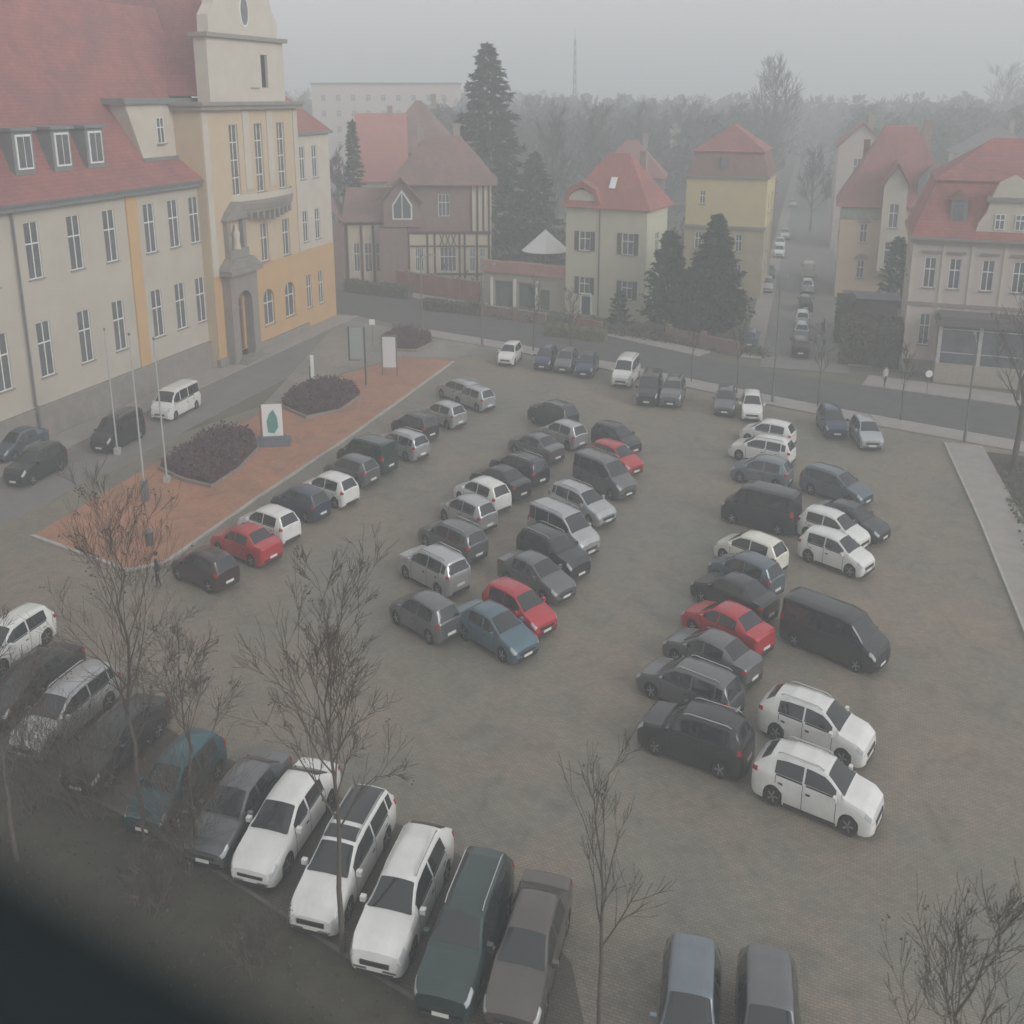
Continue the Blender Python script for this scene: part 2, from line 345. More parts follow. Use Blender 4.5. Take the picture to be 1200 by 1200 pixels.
b = MB(); b.vprism([(-4.6, 20.45), (4.2, 20.45), (4.2, 25.2), (-6.4, 25.2)], 3.0, 6.5); wd = b.build('gable_dormer', m_palec, hall)
b = MB(); b.vprism([(-6.9, 25.2), (4.6, 25.2), (4.6, 25.7), (-6.9, 25.7)], 2.6, 9.0); b.box((-4.9, 2.7, 20.2), (4.3, 2.98, 20.5)); b.build('coping', m_lead, wd)
for u in (-2.05, 1.05):
    window(hall, u - .5, 21.7, u + .5, 24.0, 2.8, depth=.19)
# tower block
b = MB(); TU = (9.3, 13.5)
hs_ = [(u - 1.0, 2.4, u + 1.0, 6.2) for u in TU] + [(u - .7, 9.2, u + .7, 13.1) for u in TU] + [(u - .72, 16.4, u + .72, 23.2) for u in (5.0, 9.3, 13.5)]
wallgrid(b, (0, 0), (16.9, 0), 9.0, 24.6, [h for h in hs_ if h[1] > 9], .3)
wallgrid(b, (16.9, 0), (16.9, 13), 0, 24.6, []); wallgrid(b, (0, 13), (0, 0), 0, 24.6, []); wallgrid(b, (16.9, 13), (0, 13), 0, 24.6, [])
b.build('wall', m_peach, hall)
b = MB(); wallgrid(b, (0, -.03), (16.9, -.03), .9, 9.0, [h for h in hs_ if h[1] < 9] + [(2.7, .9, 4.5, 7.0)], .35); b.box((0, -.03, 8.98), (16.9, .02, 9.05)); b.build('lower_wall', m_orange, hall)
b = MB(); b.box((-.1, -.25, 0), (2.3, .2, .9)); b.box((4.9, -.25, 0), (17.0, .2, .9)); b.build('plinth', m_stone, hall)
for u in TU:
    window(hall, u - 1.0, 2.4, u + 1.0, 6.2, -.03, (1, 1), .3, arch=m_orange); window(hall, u - .7, 9.2, u + .7, 13.1, 0, (1, 1), .28)
for u in (5.0, 9.3, 13.5): window(hall, u - .72, 16.4, u + .72, 23.2, 0, (1, 3), .28)
for u in (0.45, 16.4):      # pale pilasters at the tower's corners
    b = MB(); b.box((u - .42, -.12, 9.06), (u + .42, .05, 24.5)); b.build('pilaster', m_palec, hall)
for u in (7.15, 11.4):
    b = MB(); b.box((u - .55, -.09, 16.8), (u + .55, .05, 24.5)); b.build('pilaster', m_palec, hall)
b = MB(); b.box((-.5, -.6, 24.6), (17.4, 13.3, 25.0)); b.box((-.7, -.8, 25.0), (17.6, 13.5, 25.35)); b.build('cornice', m_stone, hall)
b = MB()
wallgrid(b, (2.0, .2), (15.2, .2), 25.35, 31.2, [(8.9, 26.7, 10.1, 29.9)], .3); wallgrid(b, (15.2, .2), (15.2, 1.6), 25.35, 31.2, []); wallgrid(b, (2.0, 1.6), (2.0, .2), 25.35, 31.2, []); wallgrid(b, (15.2, 1.6), (2.0, 1.6), 25.35, 31.2, [])
cg = [(2.6, 31.6), (14.6, 31.6), (14.5, 33.2), (13.6, 34.2), (13.3, 35.4), (12.2, 36.7), (10.6, 37.5), (8.6, 37.8), (6.6, 37.5), (5.0, 36.7), (3.9, 35.4), (3.6, 34.2), (2.7, 33.2)]
b.vprism(cg, .3, 1.5); b.build('gable', m_palec, hall)
b = MB(); b.box((1.6, -.2, 31.2), (15.6, 1.9, 31.6)); b.build('gable_cornice', m_stone, hall)
b = MB(); n = 16
b.vprism([(8.6 + .75*math.cos(2*math.pi*k/n), 33.9 + 1.5*math.sin(2*math.pi*k/n)) for k in range(n)], .24, .32); ov = b.build('oval_window', m_white, hall)
b = MB(); b.vprism([(8.6 + .6*math.cos(2*math.pi*k/n), 33.9 + 1.32*math.sin(2*math.pi*k/n)) for k in range(n)], .2, .236); b.build('pane', m_glass, ov)
window(hall, 8.9, 26.7, 10.1, 29.9, .2, (1, 1), .28)
b = MB(); gable_roof(b, 2.6, 14.6, 1.8, 18, 26, 36.6, 'y', .1); b.build('roof', m_tile, hall)
# curved balcony bay of the tower
b = MB(); pts = []
for k in range(13):
    a = -1 + 2 * k / 12; pts.append((9.3 + 5.5 * a, -1.5 * math.sqrt(max(0, 1 - a * a)) - .05))
b.prism(pts, 15.4, 15.85); b.prism([(p[0], p[1] * .9 - .01) for p in pts], 15.0, 15.4)
b.prism([(9.3 + (p[0]-9.3) * .96, p[1] * .78 - .02) for p in pts], 14.6, 15.0, bottom=True)
for k in range(2, 11):
    p = pts[k]; b.box((p[0]-.16, p[1]*.9, 13.6 + .12 * abs(k-6)), (p[0]+.16, -.01, 14.65))
bay = b.build('balcony', m_stone, hall)
b = MB()
for k in range(12):
    p, q = pts[k], pts[k+1]; b.quad((p[0], p[1]+.06, 15.86), (q[0], q[1]+.06, 15.86), (q[0], q[1]+.06, 16.5), (p[0], p[1]+.06, 16.5))
b.build('parapet', m_palec, bay)
# portal
b = MB()
b.box((1.3, -1.0, 0), (2.4, -.04, 9.0)); b.box((4.8, -1.0, 0), (5.9, -.04, 9.0)); b.box((2.4, -1.0, 7.2), (4.8, -.04, 9.0))
n = 10; r = 1.2
for s_ in (-1, 1):
    b.vprism([(3.6 + s_*r, 7.2)] + [(3.6 + s_*r*math.cos(a), 6.0 + r*math.sin(a)) for a in [math.pi/2*k/n for k in range(n+1)]], -1.0, -.4)
b.box((.9, -1.5, 9.0), (6.3, -.04, 9.5)); b.vprism([(.8, 9.5), (6.4, 9.5), (5.2, 10.5), (2.0, 10.5)], -1.3, -.04)
b.box((2.2, -.7, 10.5), (5.3, -.04, 11.3)); b.box((2.2, -.5, 11.3), (2.7, -.04, 14.2)); b.box((4.8, -.5, 11.3), (5.3, -.04, 14.2))
b.vprism([(1.9, 14.2), (5.6, 14.2), (5.0, 15.0), (3.75, 15.9), (2.5, 15.0)], -.7, -.04)
po = b.build('portal', m_stone, hall)
b = MB(); b.tube([(3.75, -.35, 11.3), (3.75, -.35, 12.2), (3.75, -.35, 12.9), (3.75, -.35, 13.2), (3.75, -.35, 13.45), (3.75, -.35, 13.7)], [.42, .33, .40, .14, .2, .08], 10); b.build('statue', m_palec, po, 60)
b = MB(); b.box((2.7, .2, .3), (4.5, .3, 6.9)); dr = b.build('door', mat('dark brown door', (.10, .06, .045), .6), hall)
b = MB(); b.box((3.55, .14, .3), (3.65, .198, 5.2)); b.box((2.8, .12, 5.2), (4.4, .198, 5.35)); b.build('door_frame', m_stone, dr)
b = MB(); b.box((1.6, -2.2, .11), (5.6, -1.0, .28)); b.box((2.0, -1.8, .281), (5.2, -.35, .45)); b.build('steps', m_stone, hall)
# lower annex right of the tower
b = MB(); AU = (18.5, 21.2)
hs_ = [(u - .55 - 16.9, a, u + .55 - 16.9, c) for u in AU for a, c in ((9.9, 13.4), (16.9, 20.5))]
wallgrid(b, (16.9, .5), (24.6, .5), 9.0, 21.7, hs_); wallgrid(b, (24.6, .5), (24.6, 13), 9.0, 21.7, [(2, 9.9, 3.1, 13.4), (5, 9.9, 6.1, 13.4)]); wallgrid(b, (24.6, 13), (16.9, 13), 0, 21.7, [])
b.build('annex_wall', m_palec, hall)
b = MB(); wallgrid(b, (16.9, .47), (24.63, .47), 0, 9.0, [(u - .55 - 16.9, 2.3, u + .55 - 16.9, 6.2) for u in AU]); wallgrid(b, (24.63, .47), (24.63, 13), 0, 9.0, []); b.build('annex_lower_wall', m_orange, hall)
for u in AU:
    for a, c in ((2.3, 6.2), (9.9, 13.4), (16.9, 20.5)): window(hall, u - .55, a, u + .55, c, .5 if a > 5 else .47)
b = MB(); b.box((16.95, .1, 21.7), (25.0, 13.3, 22.0)); b.build('annex_cornice', m_lead, hall)
b = MB(); hip_roof(b, 16.9, 24.7, .4, 13, 22.0, 26.0, 3.5, .2); b.build('annex_roof', m_tile, hall)

# ------------------------------------------------------------------ houses
def house_walls(root, x0, x1, y0, y1, z0, z1, m, front=(), left=(), right=(), name='wall', win=True, bars=(1, 1), frame=None, sill=True):
    """four walls; openings given as (u0,z0,u1,z1) along each wall in local coordinates"""
    b = MB()
    wallgrid(b, (x0, y0), (x1, y0), z0, z1, [(a - x0, c, e - x0, f_) for a, c, e, f_ in front])
    wallgrid(b, (x1, y0), (x1, y1), z0, z1, [(a, c, e, f_) for a, c, e, f_ in right])
    wallgrid(b, (x1, y1), (x0, y1), z0, z1, [])
    wallgrid(b, (x0, y1), (x0, y0), z0, z1, [(a, c, e, f_) for a, c, e, f_ in left])
    o = b.build(name, m, root)
    if win:
        for a, c, e, f_ in front: window(root, a, c, e, f_, y0, bars, frame=frame, sill=sill)
        for a, c, e, f_ in right: window(root, a, c, e, f_, 0, bars, rot=R(90), org=(x1, y0), frame=frame, sill=sill)
        for a, c, e, f_ in left: window(root, a, c, e, f_, 0, bars, rot=R(-90), org=(x0, y1), frame=frame, sill=sill)
    return o
m_chim = mat('old chimney render', (.30, .25, .22), .9, noise=.15)
m_green = mat('pale lime render', (.54, .53, .40), .9, color2=(.48, .475, .365), scale=.5)
m_shut = mat('dark shutters', (.07, .07, .075), .6)
# pale green villa with red pyramid roof
vl = thing('villa', 'pale yellow-green villa with steep bright red hipped roof and dark shutters', 'house', (6.48, 115.93, 0), R(-28))
fw = [(1.75, 8.0, 3.15, 10.3), (7.2, 7.9, 8.6, 10.4), (1.85, 2.7, 3.15, 4.8), (7.3, 2.6, 8.6, 4.8)]
house_walls(vl, 0, 10.2, 0, 7, 0, 13.3, m_green, fw, right=[(3, 8, 4.2, 10.3), (3, 2.7, 4.2, 4.8)], left=[(3, 8, 4.2, 10.3)])
for a, c, e, f_ in fw:
    b = MB(); b.box((a - .62, -.06, c), (a - .05, -.01, f_)); b.build('shutter', m_shut, vl)
    b = MB(); b.box((e + .05, -.06, c), (e + .62, -.01, f_)); b.build('shutter', m_shut, vl)
b = MB(); b.box((2.25, -.1, .3), (3.35, -.02, 2.5)); b.build('door', mat('slate blue door', (.05, .07, .085), .5), vl)
b = MB(); b.vprism([(1.95, .3), (3.65, .3), (3.5, 2.9), (2.1, 2.9)], -.07, -.005); b.build('door_surround', m_white, vl)
b = MB(); b.box((1.5, -1.2, 0), (4.0, -.08, .3)); b.build('steps', m_stone, vl)
b = MB(); b.box((4.3, -.13, .2), (4.42, -.02, 13)); b.build('drain_pipe', m_pipe, vl)
# rounded half-gable over the left half
b = MB(); gp = [(0, 13.3), (4.0, 13.3)] + [(2.0 + 2.0*math.cos(a), 13.3 + 1.9*math.sin(a)) for a in [math.pi*k/10 for k in range(1, 10)]]
b.vprism(gp, .0, 2.5); b.build('gable', m_green, vl)
b = MB(); hip_roof(b, 0, 10.2, 0, 7.4, 13.2, 19.3, None, .5)
b.vprism([(-.4, 13.5), (.1, 13.4), (.5, 14.7), (2.0, 15.5), (3.5, 14.7), (4.0, 13.4), (4.6, 13.5), (3.8, 15.3), (2.0, 16.3), (.2, 15.3)], -.3, 4.5)
rf = b.build('roof', m_tile2, vl); chimney(rf, 7.6, 5.2, 16.0, 19.4, .4, m_chim)
b = MB(); b.add([(5.0, .95, 15.30), (5.8, .95, 15.30), (5.8, 1.8, 16.53), (5.0, 1.8, 16.53)], [(0, 1, 2, 3)]); b.v = [(x, y - .12, z + .12) for x, y, z in b.v]; b.build('roof_window', mat('skylight glass', (.7, .73, .75), .1), rf)
# low garage with red parapet left of it
an = thing('garage', 'low garage row with pinkish red parapet between the timbered villa and the lime villa', 'garage', (6.48, 115.93, 0), R(-28))
m_pink = mat('faded red render', (.38, .20, .17), .9, noise=.15, scale=1)
b = MB(); wallgrid(b, (-11.8, .6), (-.05, .6), 0, 4.3, [(1.6, 0, 4.2, 3.2), (5.0, 0, 7.4, 3.2), (8.0, 0, 9.4, 2.6)], .5); wallgrid(b, (-11.8, 8), (-11.8, .6), 0, 4.3, []); wallgrid(b, (-.05, .6), (-.05, 8), 0, 4.3, []); wallgrid(b, (-.05, 8), (-11.8, 8), 0, 4.3, [])
b.build('wall', mat('dull beige render', (.33, .30, .24), .9, noise=.1, scale=.8), an)
b = MB(); b.box((-12, .35, 4.3), (0, 1.0, 5.6)); b.box((-12, .35, 5.6), (0, .95, 5.75)); b.build('parapet', m_pink, an)
b = MB(); b.box((-12, 1.0, 4.3), (-.1, 8, 4.5)); b.build('roof', m_slate, an)
m_gdoor = mat('green garage door', (.10, .15, .13), .6, noise=.1, scale=4)
for a, e, h in ((-10.2, -7.6, 3.2), (-6.8, -4.4, 3.2), (-3.8, -2.4, 2.6)):
    b = MB(); b.box((a, 1.0, .02), (e, 1.09, h)); b.build('door', m_gdoor, an)
for u in (-10.5, -7.2, -4.1):
    b = MB(); b.box((u - .14, .3, 0), (u + .14, .58, 3.6)); b.build('post', m_white, an)
pa = thing('parasol', 'open white garden parasol rising behind the red parapet', 'parasol', (4.3, 124, 0))
b = MB(); n = 12; b.add([(0, 0, 9.3)] + [(3.1*math.cos(2*math.pi*k/n), 3.1*math.sin(2*math.pi*k/n), 6.6) for k in range(n)], [(0, 1+k, 1+(k+1) % n) for k in range(n)]); b.build('canopy', m_white, pa)
b = MB(); b.tube([(0, 0, 0), (0, 0, 9.1)], [.06, .05], 6); b.build('pole', m_pipe, pa)

# half-timbered villa
m_plaster = mat('cream plaster', (.58, .52, .40), .9, color2=(.50, .45, .35), scale=.9)
m_timber = mat('dark timber', (.085, .055, .045), .8, noise=.2, scale=3)
m_brownwall = mat('brown shingle wall', (.25, .17, .145), .9, color2=(.19, .135, .12), scale=1.2)
m_redbrick = brick_mat('red brick', (.30, .12, .09), (.25, .1, .08), (.22, .18, .15), 1.0, .25, .08, .01, pscale=.5)
tv = thing('timbered_villa', 'half-timbered villa with cream panels and big brown hipped roof behind a brick wall', 'house', (-14.19, 132.14, 0), R(0))
house_walls(tv, 0, 11.2, 0, 11, 0, 7.6, m_plaster, [(.9, 2.4, 2.0, 5.6), (4.3, 2.4, 6.5, 5.7), (8.3, 2.4, 9.2, 5.6), (9.7, 2.4, 10.5, 5.6)], bars=(3, 1), sill=False)
house_walls(tv, 0, 8.6, -.05, 11, 7.9, 14.3, m_brownwall, [(4.2, 10.0, 5.7, 13.0)], name='upper_wall', bars=(2, 1), sill=False)
house_walls(tv, 8.6, 11.2, -.08, 11, 7.9, 14.3, m_plaster, [], name='bay_wall', right=[(3, 9.5, 4.4, 12.5)], bars=(1, 1))
b = MB()
for x in (.02, 2.6, 3.6, 7.0, 7.7, 9.4, 11.02):
    b.box((x - .14, -.1, 0), (x + .14, -.003, 7.6))
b.box((0, -.12, 7.55), (11.3, .0, 7.95)); b.box((0, -.11, 5.8), (11.2, -.004, 6.0)); b.box((0, -.11, 1.9), (11.2, -.005, 2.15))
for x in (8.65, 9.5, 10.3, 11.05): b.box((x - .14, -.18, 7.96), (x + .14, -.083, 14.2))
for x in (4.6, 5.4, 6.2):
    b.add([(x-.35, -.105, 6.0), (x-.2, -.105, 6.0), (x+.35, -.105, 7.5), (x+.2, -.105, 7.5)], [(0, 1, 2, 3)]); b.add([(x+.2, -.107, 6.0), (x+.35, -.107, 6.0), (x-.2, -.107, 7.5), (x-.35, -.107, 7.5)], [(0, 1, 2, 3)])
b.build('timber_frame', m_timber, tv)
b = MB(); hip_roof(b, -2, 11.4, -.2, 11, 14.3, 20.6, 5.2, .7); rf = b.build('roof', m_tile3, tv)
for x in (6.5, 1.5): chimney(rf, x, 5.6, 19, 22.0, .45, m_chim)
house_walls(tv, -8.6, -.02, .9, 10, 0, 9.2, m_plaster, [(-7.7, 2.2, -6.9, 6.2), (-6.2, 2.2, -5.2, 6.2), (-4.6, 2.2, -3.6, 6.2), (-2.6, 2.2, -1.6, 6.2)], name='side_wall', bars=(1, 1), sill=False)
b = MB()
for x in (-8.55, -6.55, -4.9, -3.1, -1.2): b.box((x - .16, .78, 0), (x + .16, .895, 9.2))
b.box((-8.6, .76, 8.7), (0, .9, 9.0)); b.build('side_timber', m_timber, tv)
b = MB(); b.box((-3.9, -.9, 0), (-.1, .75, 8.4)); b.build('stair_bay', m_brownwall, tv)
b = MB(); gable_roof(b, -8.6, -.2, .6, 10, 9.3, 13.4, 'x', .5); b.build('side_roof', m_tile3, tv)
b = MB(); gb = [(-3.2, 8.6), (1.8, 8.6), (1.8, 12), (-.7, 15.2), (-3.2, 12)]; b.vprism(gb, -.6, 3); b.build('cross_gable', m_brownwall, tv)
b = MB(); b.vprism([(-2.0, 9.6), (.7, 9.6), (.7, 11.6), (-.65, 13.6), (-2.0, 11.6)], -.7, -.605); wf = b.build('gable_window', m_white, tv)
b = MB(); b.vprism([(-1.8, 9.8), (-.72, 9.8), (-.72, 13.2), (-1.8, 11.5)], -.74, -.705); b.vprism([(-.58, 9.8), (.5, 9.8), (.5, 11.5), (-.58, 13.2)], -.74, -.705); b.build('pane', m_glass, wf)
b = MB(); gable_roof(b, -3.2, 1.8, -.9, 4, 12, 15.4, 'y', .4); b.build('cross_roof', m_tile3, tv)
ob = thing('outbuilding', 'small dark outbuilding with grey door between town hall and timbered villa', 'outbuilding', (-25.6, 131.5, 0), R(0))
b = MB(); wallgrid(b, (-2.6, 0), (2.6, 0), 0, 9.2, [(1.2, 0, 3.0, 6.6)], .2); wallgrid(b, (2.6, 0), (2.6, 8), 0, 9.2, []); wallgrid(b, (-2.6, 8), (-2.6, 0), 0, 9.2, []); b.build('wall', m_brownwall, ob)
b = MB(); b.box((-1.4, .2, 0), (.4, .26, 6.6)); b.build('door', mat('grey blue door', (.10, .12, .15), .5), ob)
b = MB(); gable_roof(b, -2.6, 2.6, 0, 8, 9.2, 12, 'y', .3); b.build('roof', m_tile3, ob)

# yellow house with dark mansard
m_yel = mat('yellow render', (.56, .48, .25), .9, color2=(.50, .42, .24), scale=.5)
ye = thing('yellow_house', 'yellow house with a dark mansard storey under a small red roof beside the side street', 'house', (23.52, 128, 0), R(-20))
house_walls(ye, -.7, 9.6, 0, 11, 9.3, 15.7, m_yel, [(1.1, 12.2, 1.8, 13.9)], right=[(2.5, 11, 3.6, 13.4), (6.5, 11, 7.6, 13.4)])
house_walls(ye, -.7, 9.6, -.04, 11, 0, 9.3, mat('ochre beige render', (.38, .33, .22), .9, noise=.12, scale=.7), [(.7, 6.3, 1.6, 8.5), (6.0, 6.1, 6.8, 8.4), (3.3, 6.2, 4.2, 8.4), (6.0, 1.8, 6.9, 4.4)], name='lower_wall', right=[(2.5, 2, 3.6, 4.6), (6.5, 2, 7.6, 4.6), (2.5, 6, 3.6, 8.4)])
b = MB(); b.box((-.9, -.3, 9.1), (9.8, 0, 9.45)); b.box((-1.0, -.35, 15.6), (9.9, 11.2, 15.85)); b.build('cornice', m_stone, ye)
b = MB(); v = [(-.8, -.1, 15.86), (9.7, -.1, 15.86), (9.7, 11, 15.86), (-.8, 11, 15.86), (.1, .9, 18.9), (8.8, .9, 18.9), (8.8, 10, 18.9), (.1, 10, 18.9)]
b.add(v, [(0,1,5,4),(1,2,6,5),(2,3,7,6),(3,0,4,7)]); ms = b.build('mansard', m_tile3, ye)
b = MB(); b.box((3.6, .1, 16.6), (4.5, .9, 18.2)); b.build('dormer_window', m_glass, ms)
b = MB(); hip_roof(b, .1, 8.8, .9, 10, 18.95, 22.3, 3.6, .25); b.build('roof', m_tile, ye)
wh = thing('white_house', 'narrow whitish house glimpsed left of the yellow house', 'house', (37.5, 236, 0), R(-10))
house_walls(wh, 0, 8.4, 0, 10, 0, 18.5, m_palec, [(1.6, 12, 2.7, 16), (4.6, 12, 5.7, 16), (1.6, 6, 2.7, 9.5), (4.6, 6, 5.7, 9.5)], right=[(3, 12, 4, 16)])
b = MB(); hip_roof(b, 0, 8.4, 0, 10, 18.5, 21.0, None, .4); b.build('roof', m_slate, wh)

# cream house with turret
m_apr = mat('apricot render', (.56, .43, .30), .9, color2=(.50, .40, .29), scale=.5)
tu = thing('turret_house', 'apricot corner house with white gabled turret bay and tall red roofs on the side street', 'house', (43.28, 126.28, 0), R(-18))
house_walls(tu, -.5, 13, 0, 13, 0, 12.2, m_apr, [(2.0, 7.4, 2.9, 9.8), (2.0, 2.7, 2.9, 5.0), (8.6, 7.4, 9.5, 9.8)], left=[(2.5, 7.4, 3.5, 9.8), (6, 7.4, 7, 9.8), (9.5, 7.4, 10.5, 9.8), (2.5, 2.7, 3.5, 5), (9.5, 2.7, 10.5, 5)])
b = MB(); b.box((-.55, -.12, 10.4), (4.2, -.01, 12.2)); b.build('frieze', mat('grey green frieze', (.25, .27, .22), .9, noise=.3, scale=2), tu)
b = MB()
for u, z in ((2.45, 9.95), (2.45, 5.2)): b.vprism([(u - .9, z), (u + .9, z), (u + .6, z + .5), (u, z + .75), (u - .6, z + .5)], -.14, -.012)
b.build('window_hood', m_stone, tu)
b = MB(); wallgrid(b, (4.4, -1.4), (7.2, -1.4), 4.0, 15.0, [(.85, 9.6, 1.95, 12.6), (.7, 5.0, 2.1, 7.8)], .2); wallgrid(b, (7.2, -1.4), (7.2, 0), 4.0, 15.0, []); wallgrid(b, (4.4, 0), (4.4, -1.4), 4.0, 15.0, [])
b.vprism([(4.4, 15), (7.2, 15), (5.8, 17.4)], -1.4, 1.5); b.build('turret_wall', m_palec, tu)
window(tu, 5.25, 9.6, 6.35, 12.6, -1.4, (1, 1)); window(tu, 5.1, 5.0, 6.5, 7.8, -1.4, (1, 1))
b = MB(); b.box((4.3, -1.5, 3.4), (7.3, 0, 4.0)); b.build('turret_base', m_stone, tu)
b = MB(); gable_roof(b, 4.4, 7.2, -1.7, 6, 14.9, 17.9, 'y', .3); b.build('turret_roof', m_tile, tu)
b = MB(); v = [(-1.2, -.6, 12.0), (13.4, -.6, 12.0), (13.4, 13.5, 12.0), (-1.2, 13.5, 12.0), (4.2, 5.5, 22.0), (8.0, 5.5, 22.0), (8.0, 8.5, 22.0), (4.2, 8.5, 22.0)]
b.add(v, [(0,1,5,4),(1,2,6,5),(2,3,7,6),(3,0,4,7),(4,5,6,7)]); rf = b.build('roof', m_tile, tu)
chimney(rf, 9.5, 8, 18, 22.6, .55, m_chim); chimney(rf, 2.2, 9, 16, 20, .4)
b = MB(); b.vprism([(8.5, 13.2), (11.5, 13.2), (11.5, 15.5), (10, 17.4), (8.5, 15.5)], .3, 4); b.build('dormer', m_lead, tu)

# pink and white grand house at the right
m_rose = mat('rose render', (.50, .43, .395), .9, color2=(.45, .40, .37), scale=.7)
gr = thing('veranda_house', 'big rose house with dark glazed veranda and red mansard roof at the right edge', 'house', (39.0, 90.27, 0), R(-20))
GU = (.35, 2.5, 5.3, 7.9, 10.4, 12.8)
fr_ = [(u - .5, 8.35, u + .5, 11.2) for u in GU] + [(-.05, 2.8, .85, 5.8), (10, 2.8, 10.9, 5.8)]
house_walls(gr, -1.3, 16, 0, 13, 1.3, 12.9, m_rose, fr_, left=[(2, 8.35, 3, 11.2), (5.5, 8.35, 6.5, 11.2), (9, 8.35, 10, 11.2), (9, 3, 10, 5.8)], bars=(1, 1))
b = MB(); b.box((-1.45, -.15, 0), (16.1, 13.1, 1.3)); b.build('plinth', m_stone, gr)
b = MB(); b.box((-1.45, -.14, 6.6), (16.1, -.004, 6.95)); b.box((-1.6, -.4, 12.6), (16.2, -.005, 12.9)); b.box((-1.8, -.6, 12.9), (16.4, 13.4, 13.15))
for u in GU: b.box((u - .8, -.2, 11.65), (u + .8, -.003, 11.85)); 
b.build('cornice', m_stone, gr)
for u in (-1.15, 1.45, 3.9, 6.6, 9.2):
    b = MB(); b.box((u - .16, -.09, 1.31), (u + .16, -.003, 12.58)); b.build('pilaster', m_palec, gr)
b = MB(); v = [(-1.6, -.4, 13.16), (16.2, -.4, 13.16), (16.2, 13.2, 13.16), (-1.6, 13.2, 13.16), (.3, 1.8, 18.3), (15, 1.8, 18.3), (15, 11.5, 18.3), (.3, 11.5, 18.3)]
b.add(v, [(0,1,5,4),(1,2,6,5),(2,3,7,6),(3,0,4,7),(4,5,6,7)]); rf = b.build('roof', m_tile2, gr)
b = MB(); hip_roof(b, .3, 15, 1.8, 11.5, 18.32, 22.0, None, .25); b.build('upper_roof', m_tile, gr)
chimney(rf, 11.5, 6, 20, 23.6, .5, m_chim)
b = MB(); b.box((1.6, .3, 13.6), (3.0, 2.5, 16.6)); dm = b.build('dormer', m_lead, gr); b = MB(); b.box((1.9, .25, 14.2), (2.7, .298, 16.2)); b.build('pane', m_glass, dm)
b = MB(); b.vprism([(1.4, 16.6), (3.2, 16.6), (2.3, 17.5)], .15, 2.6); b.build('roof', m_tile3, dm)
gp = [(3.7, 13.15), (9.6, 13.15), (9.3, 14.6), (8.7, 15.6), (8.5, 16.6), (4.8, 16.6), (4.6, 15.6), (4.0, 14.6)]
b = MB(); b.vprism(gp, -.1, .6); b.vprism([(4.9, 17.0), (8.4, 17.0), (7.9, 18.3), (6.65, 19.0), (5.4, 18.3)], -.1, .6); b.build('gable', m_palec, gr)
b = MB(); b.box((4.5, -.35, 16.6), (8.8, .8, 17.0)); b.build('gable_cornice', m_stone, gr)
for u in (5.75, 7.4): window(gr, u - .4, 14.1, u + .4, 15.5, -.31, (1, 1), depth=.19, sill=False)
# veranda
b = MB(); b.box((1.2, -3.4, 5.5), (9.6, -.01, 5.9)); b.box((1.5, -3.1, 5.9), (9.3, -.01, 6.3)); b.build('veranda_roof', m_slate, gr)
b = MB(); b.box((1.5, -3.1, 0), (9.3, -2.8, 1.9)); b.box((1.5, -2.8, 0), (1.8, -.02, 1.9)); b.box((9.0, -2.8, 0), (9.3, -.02, 1.9)); b.build('veranda_wall', mat('grey beige render', (.36, .32, .27), .9, noise=.1), gr)
b = MB()
for u in (1.5, 4.9, 9.0): b.box((u, -3.1, 1.9), (u + .3, -2.8, 5.5))
b.box((1.8, -3.05, 5.1), (9.0, -2.9, 5.2)); b.box((1.8, -3.05, 2.9), (9.0, -2.9, 2.98)); b.build('veranda_frame', mat('weathered white paint', (.42, .42, .41), .7, noise=.2), gr)
b = MB(); b.box((1.82, -2.98, 1.91), (4.88, -2.94, 5.48)); b.box((5.22, -2.98, 1.91), (8.98, -2.94, 5.48)); b.build('veranda_glazing', m_glass, gr)

# houses farther back
def plain_house(name, label, loc, rz, w_, d_, h, zr, mw, mr, wins=(), roof='hip', ins=None):
    t = thing(name, label, 'house', loc, R(rz))
    house_walls(t, 0, w_, 0, d_, 0, h, mw, wins)
    b = MB()
    if roof == 'hip': hip_roof(b, 0, w_, 0, d_, h, zr, ins, .5)
    else:
        gable_roof(b, 0, w_, 0, d_, h, zr, roof, .4)
        g2 = MB()
        if roof == 'y': g2.vprism([(0, h), (w_, h), (w_/2, zr - .3)], .05, d_ - .05)
        else: g2.v = []; g2.add([(0, 0, h), (0, d_, h), (0, d_/2, zr-.3)], [(0, 2, 1)]); g2.add([(w_, 0, h), (w_, d_, h), (w_, d_/2, zr-.3)], [(0, 1, 2)])
        g2.build('gable', mw, t)
    rf = b.build('roof', mr, t); chimney(rf, w_*.7, d_*.5, zr - 1.5, zr + 1.0, .45, m_chim)
    return t
m_salmon = mat('salmon roof tiles', (.42, .17, .14), .85, color2=(.36, .15, .13), scale=.6)
plain_house('gabled_house', 'house with pale salmon gable roof behind the timbered villa', (-25.5, 163, 0), 8, 8, 12, 12, 23.0, m_palec, m_salmon, [(2, 7, 3, 9), (5, 7, 6, 9)], 'x')
plain_house('tall_roofed_house', 'house with dark plum hipped roof rising highest behind the timbered villa', (-24.5, 176, 0), -4, 14, 13, 16, 25.0, m_brownwall, m_tile3, [(3, 11, 4, 13.4), (7, 11, 8, 13.4)], 'hip')
bk = thing('apartment_block', 'long pale flat-roofed apartment block far behind the timbered villa', 'building', (-66, 330, 0), R(-4))
wl = [(3 + 5*i, 4 + 5*k, 4.6 + 5*i, 6 + 5*k) for i in range(9) for k in range(5)]
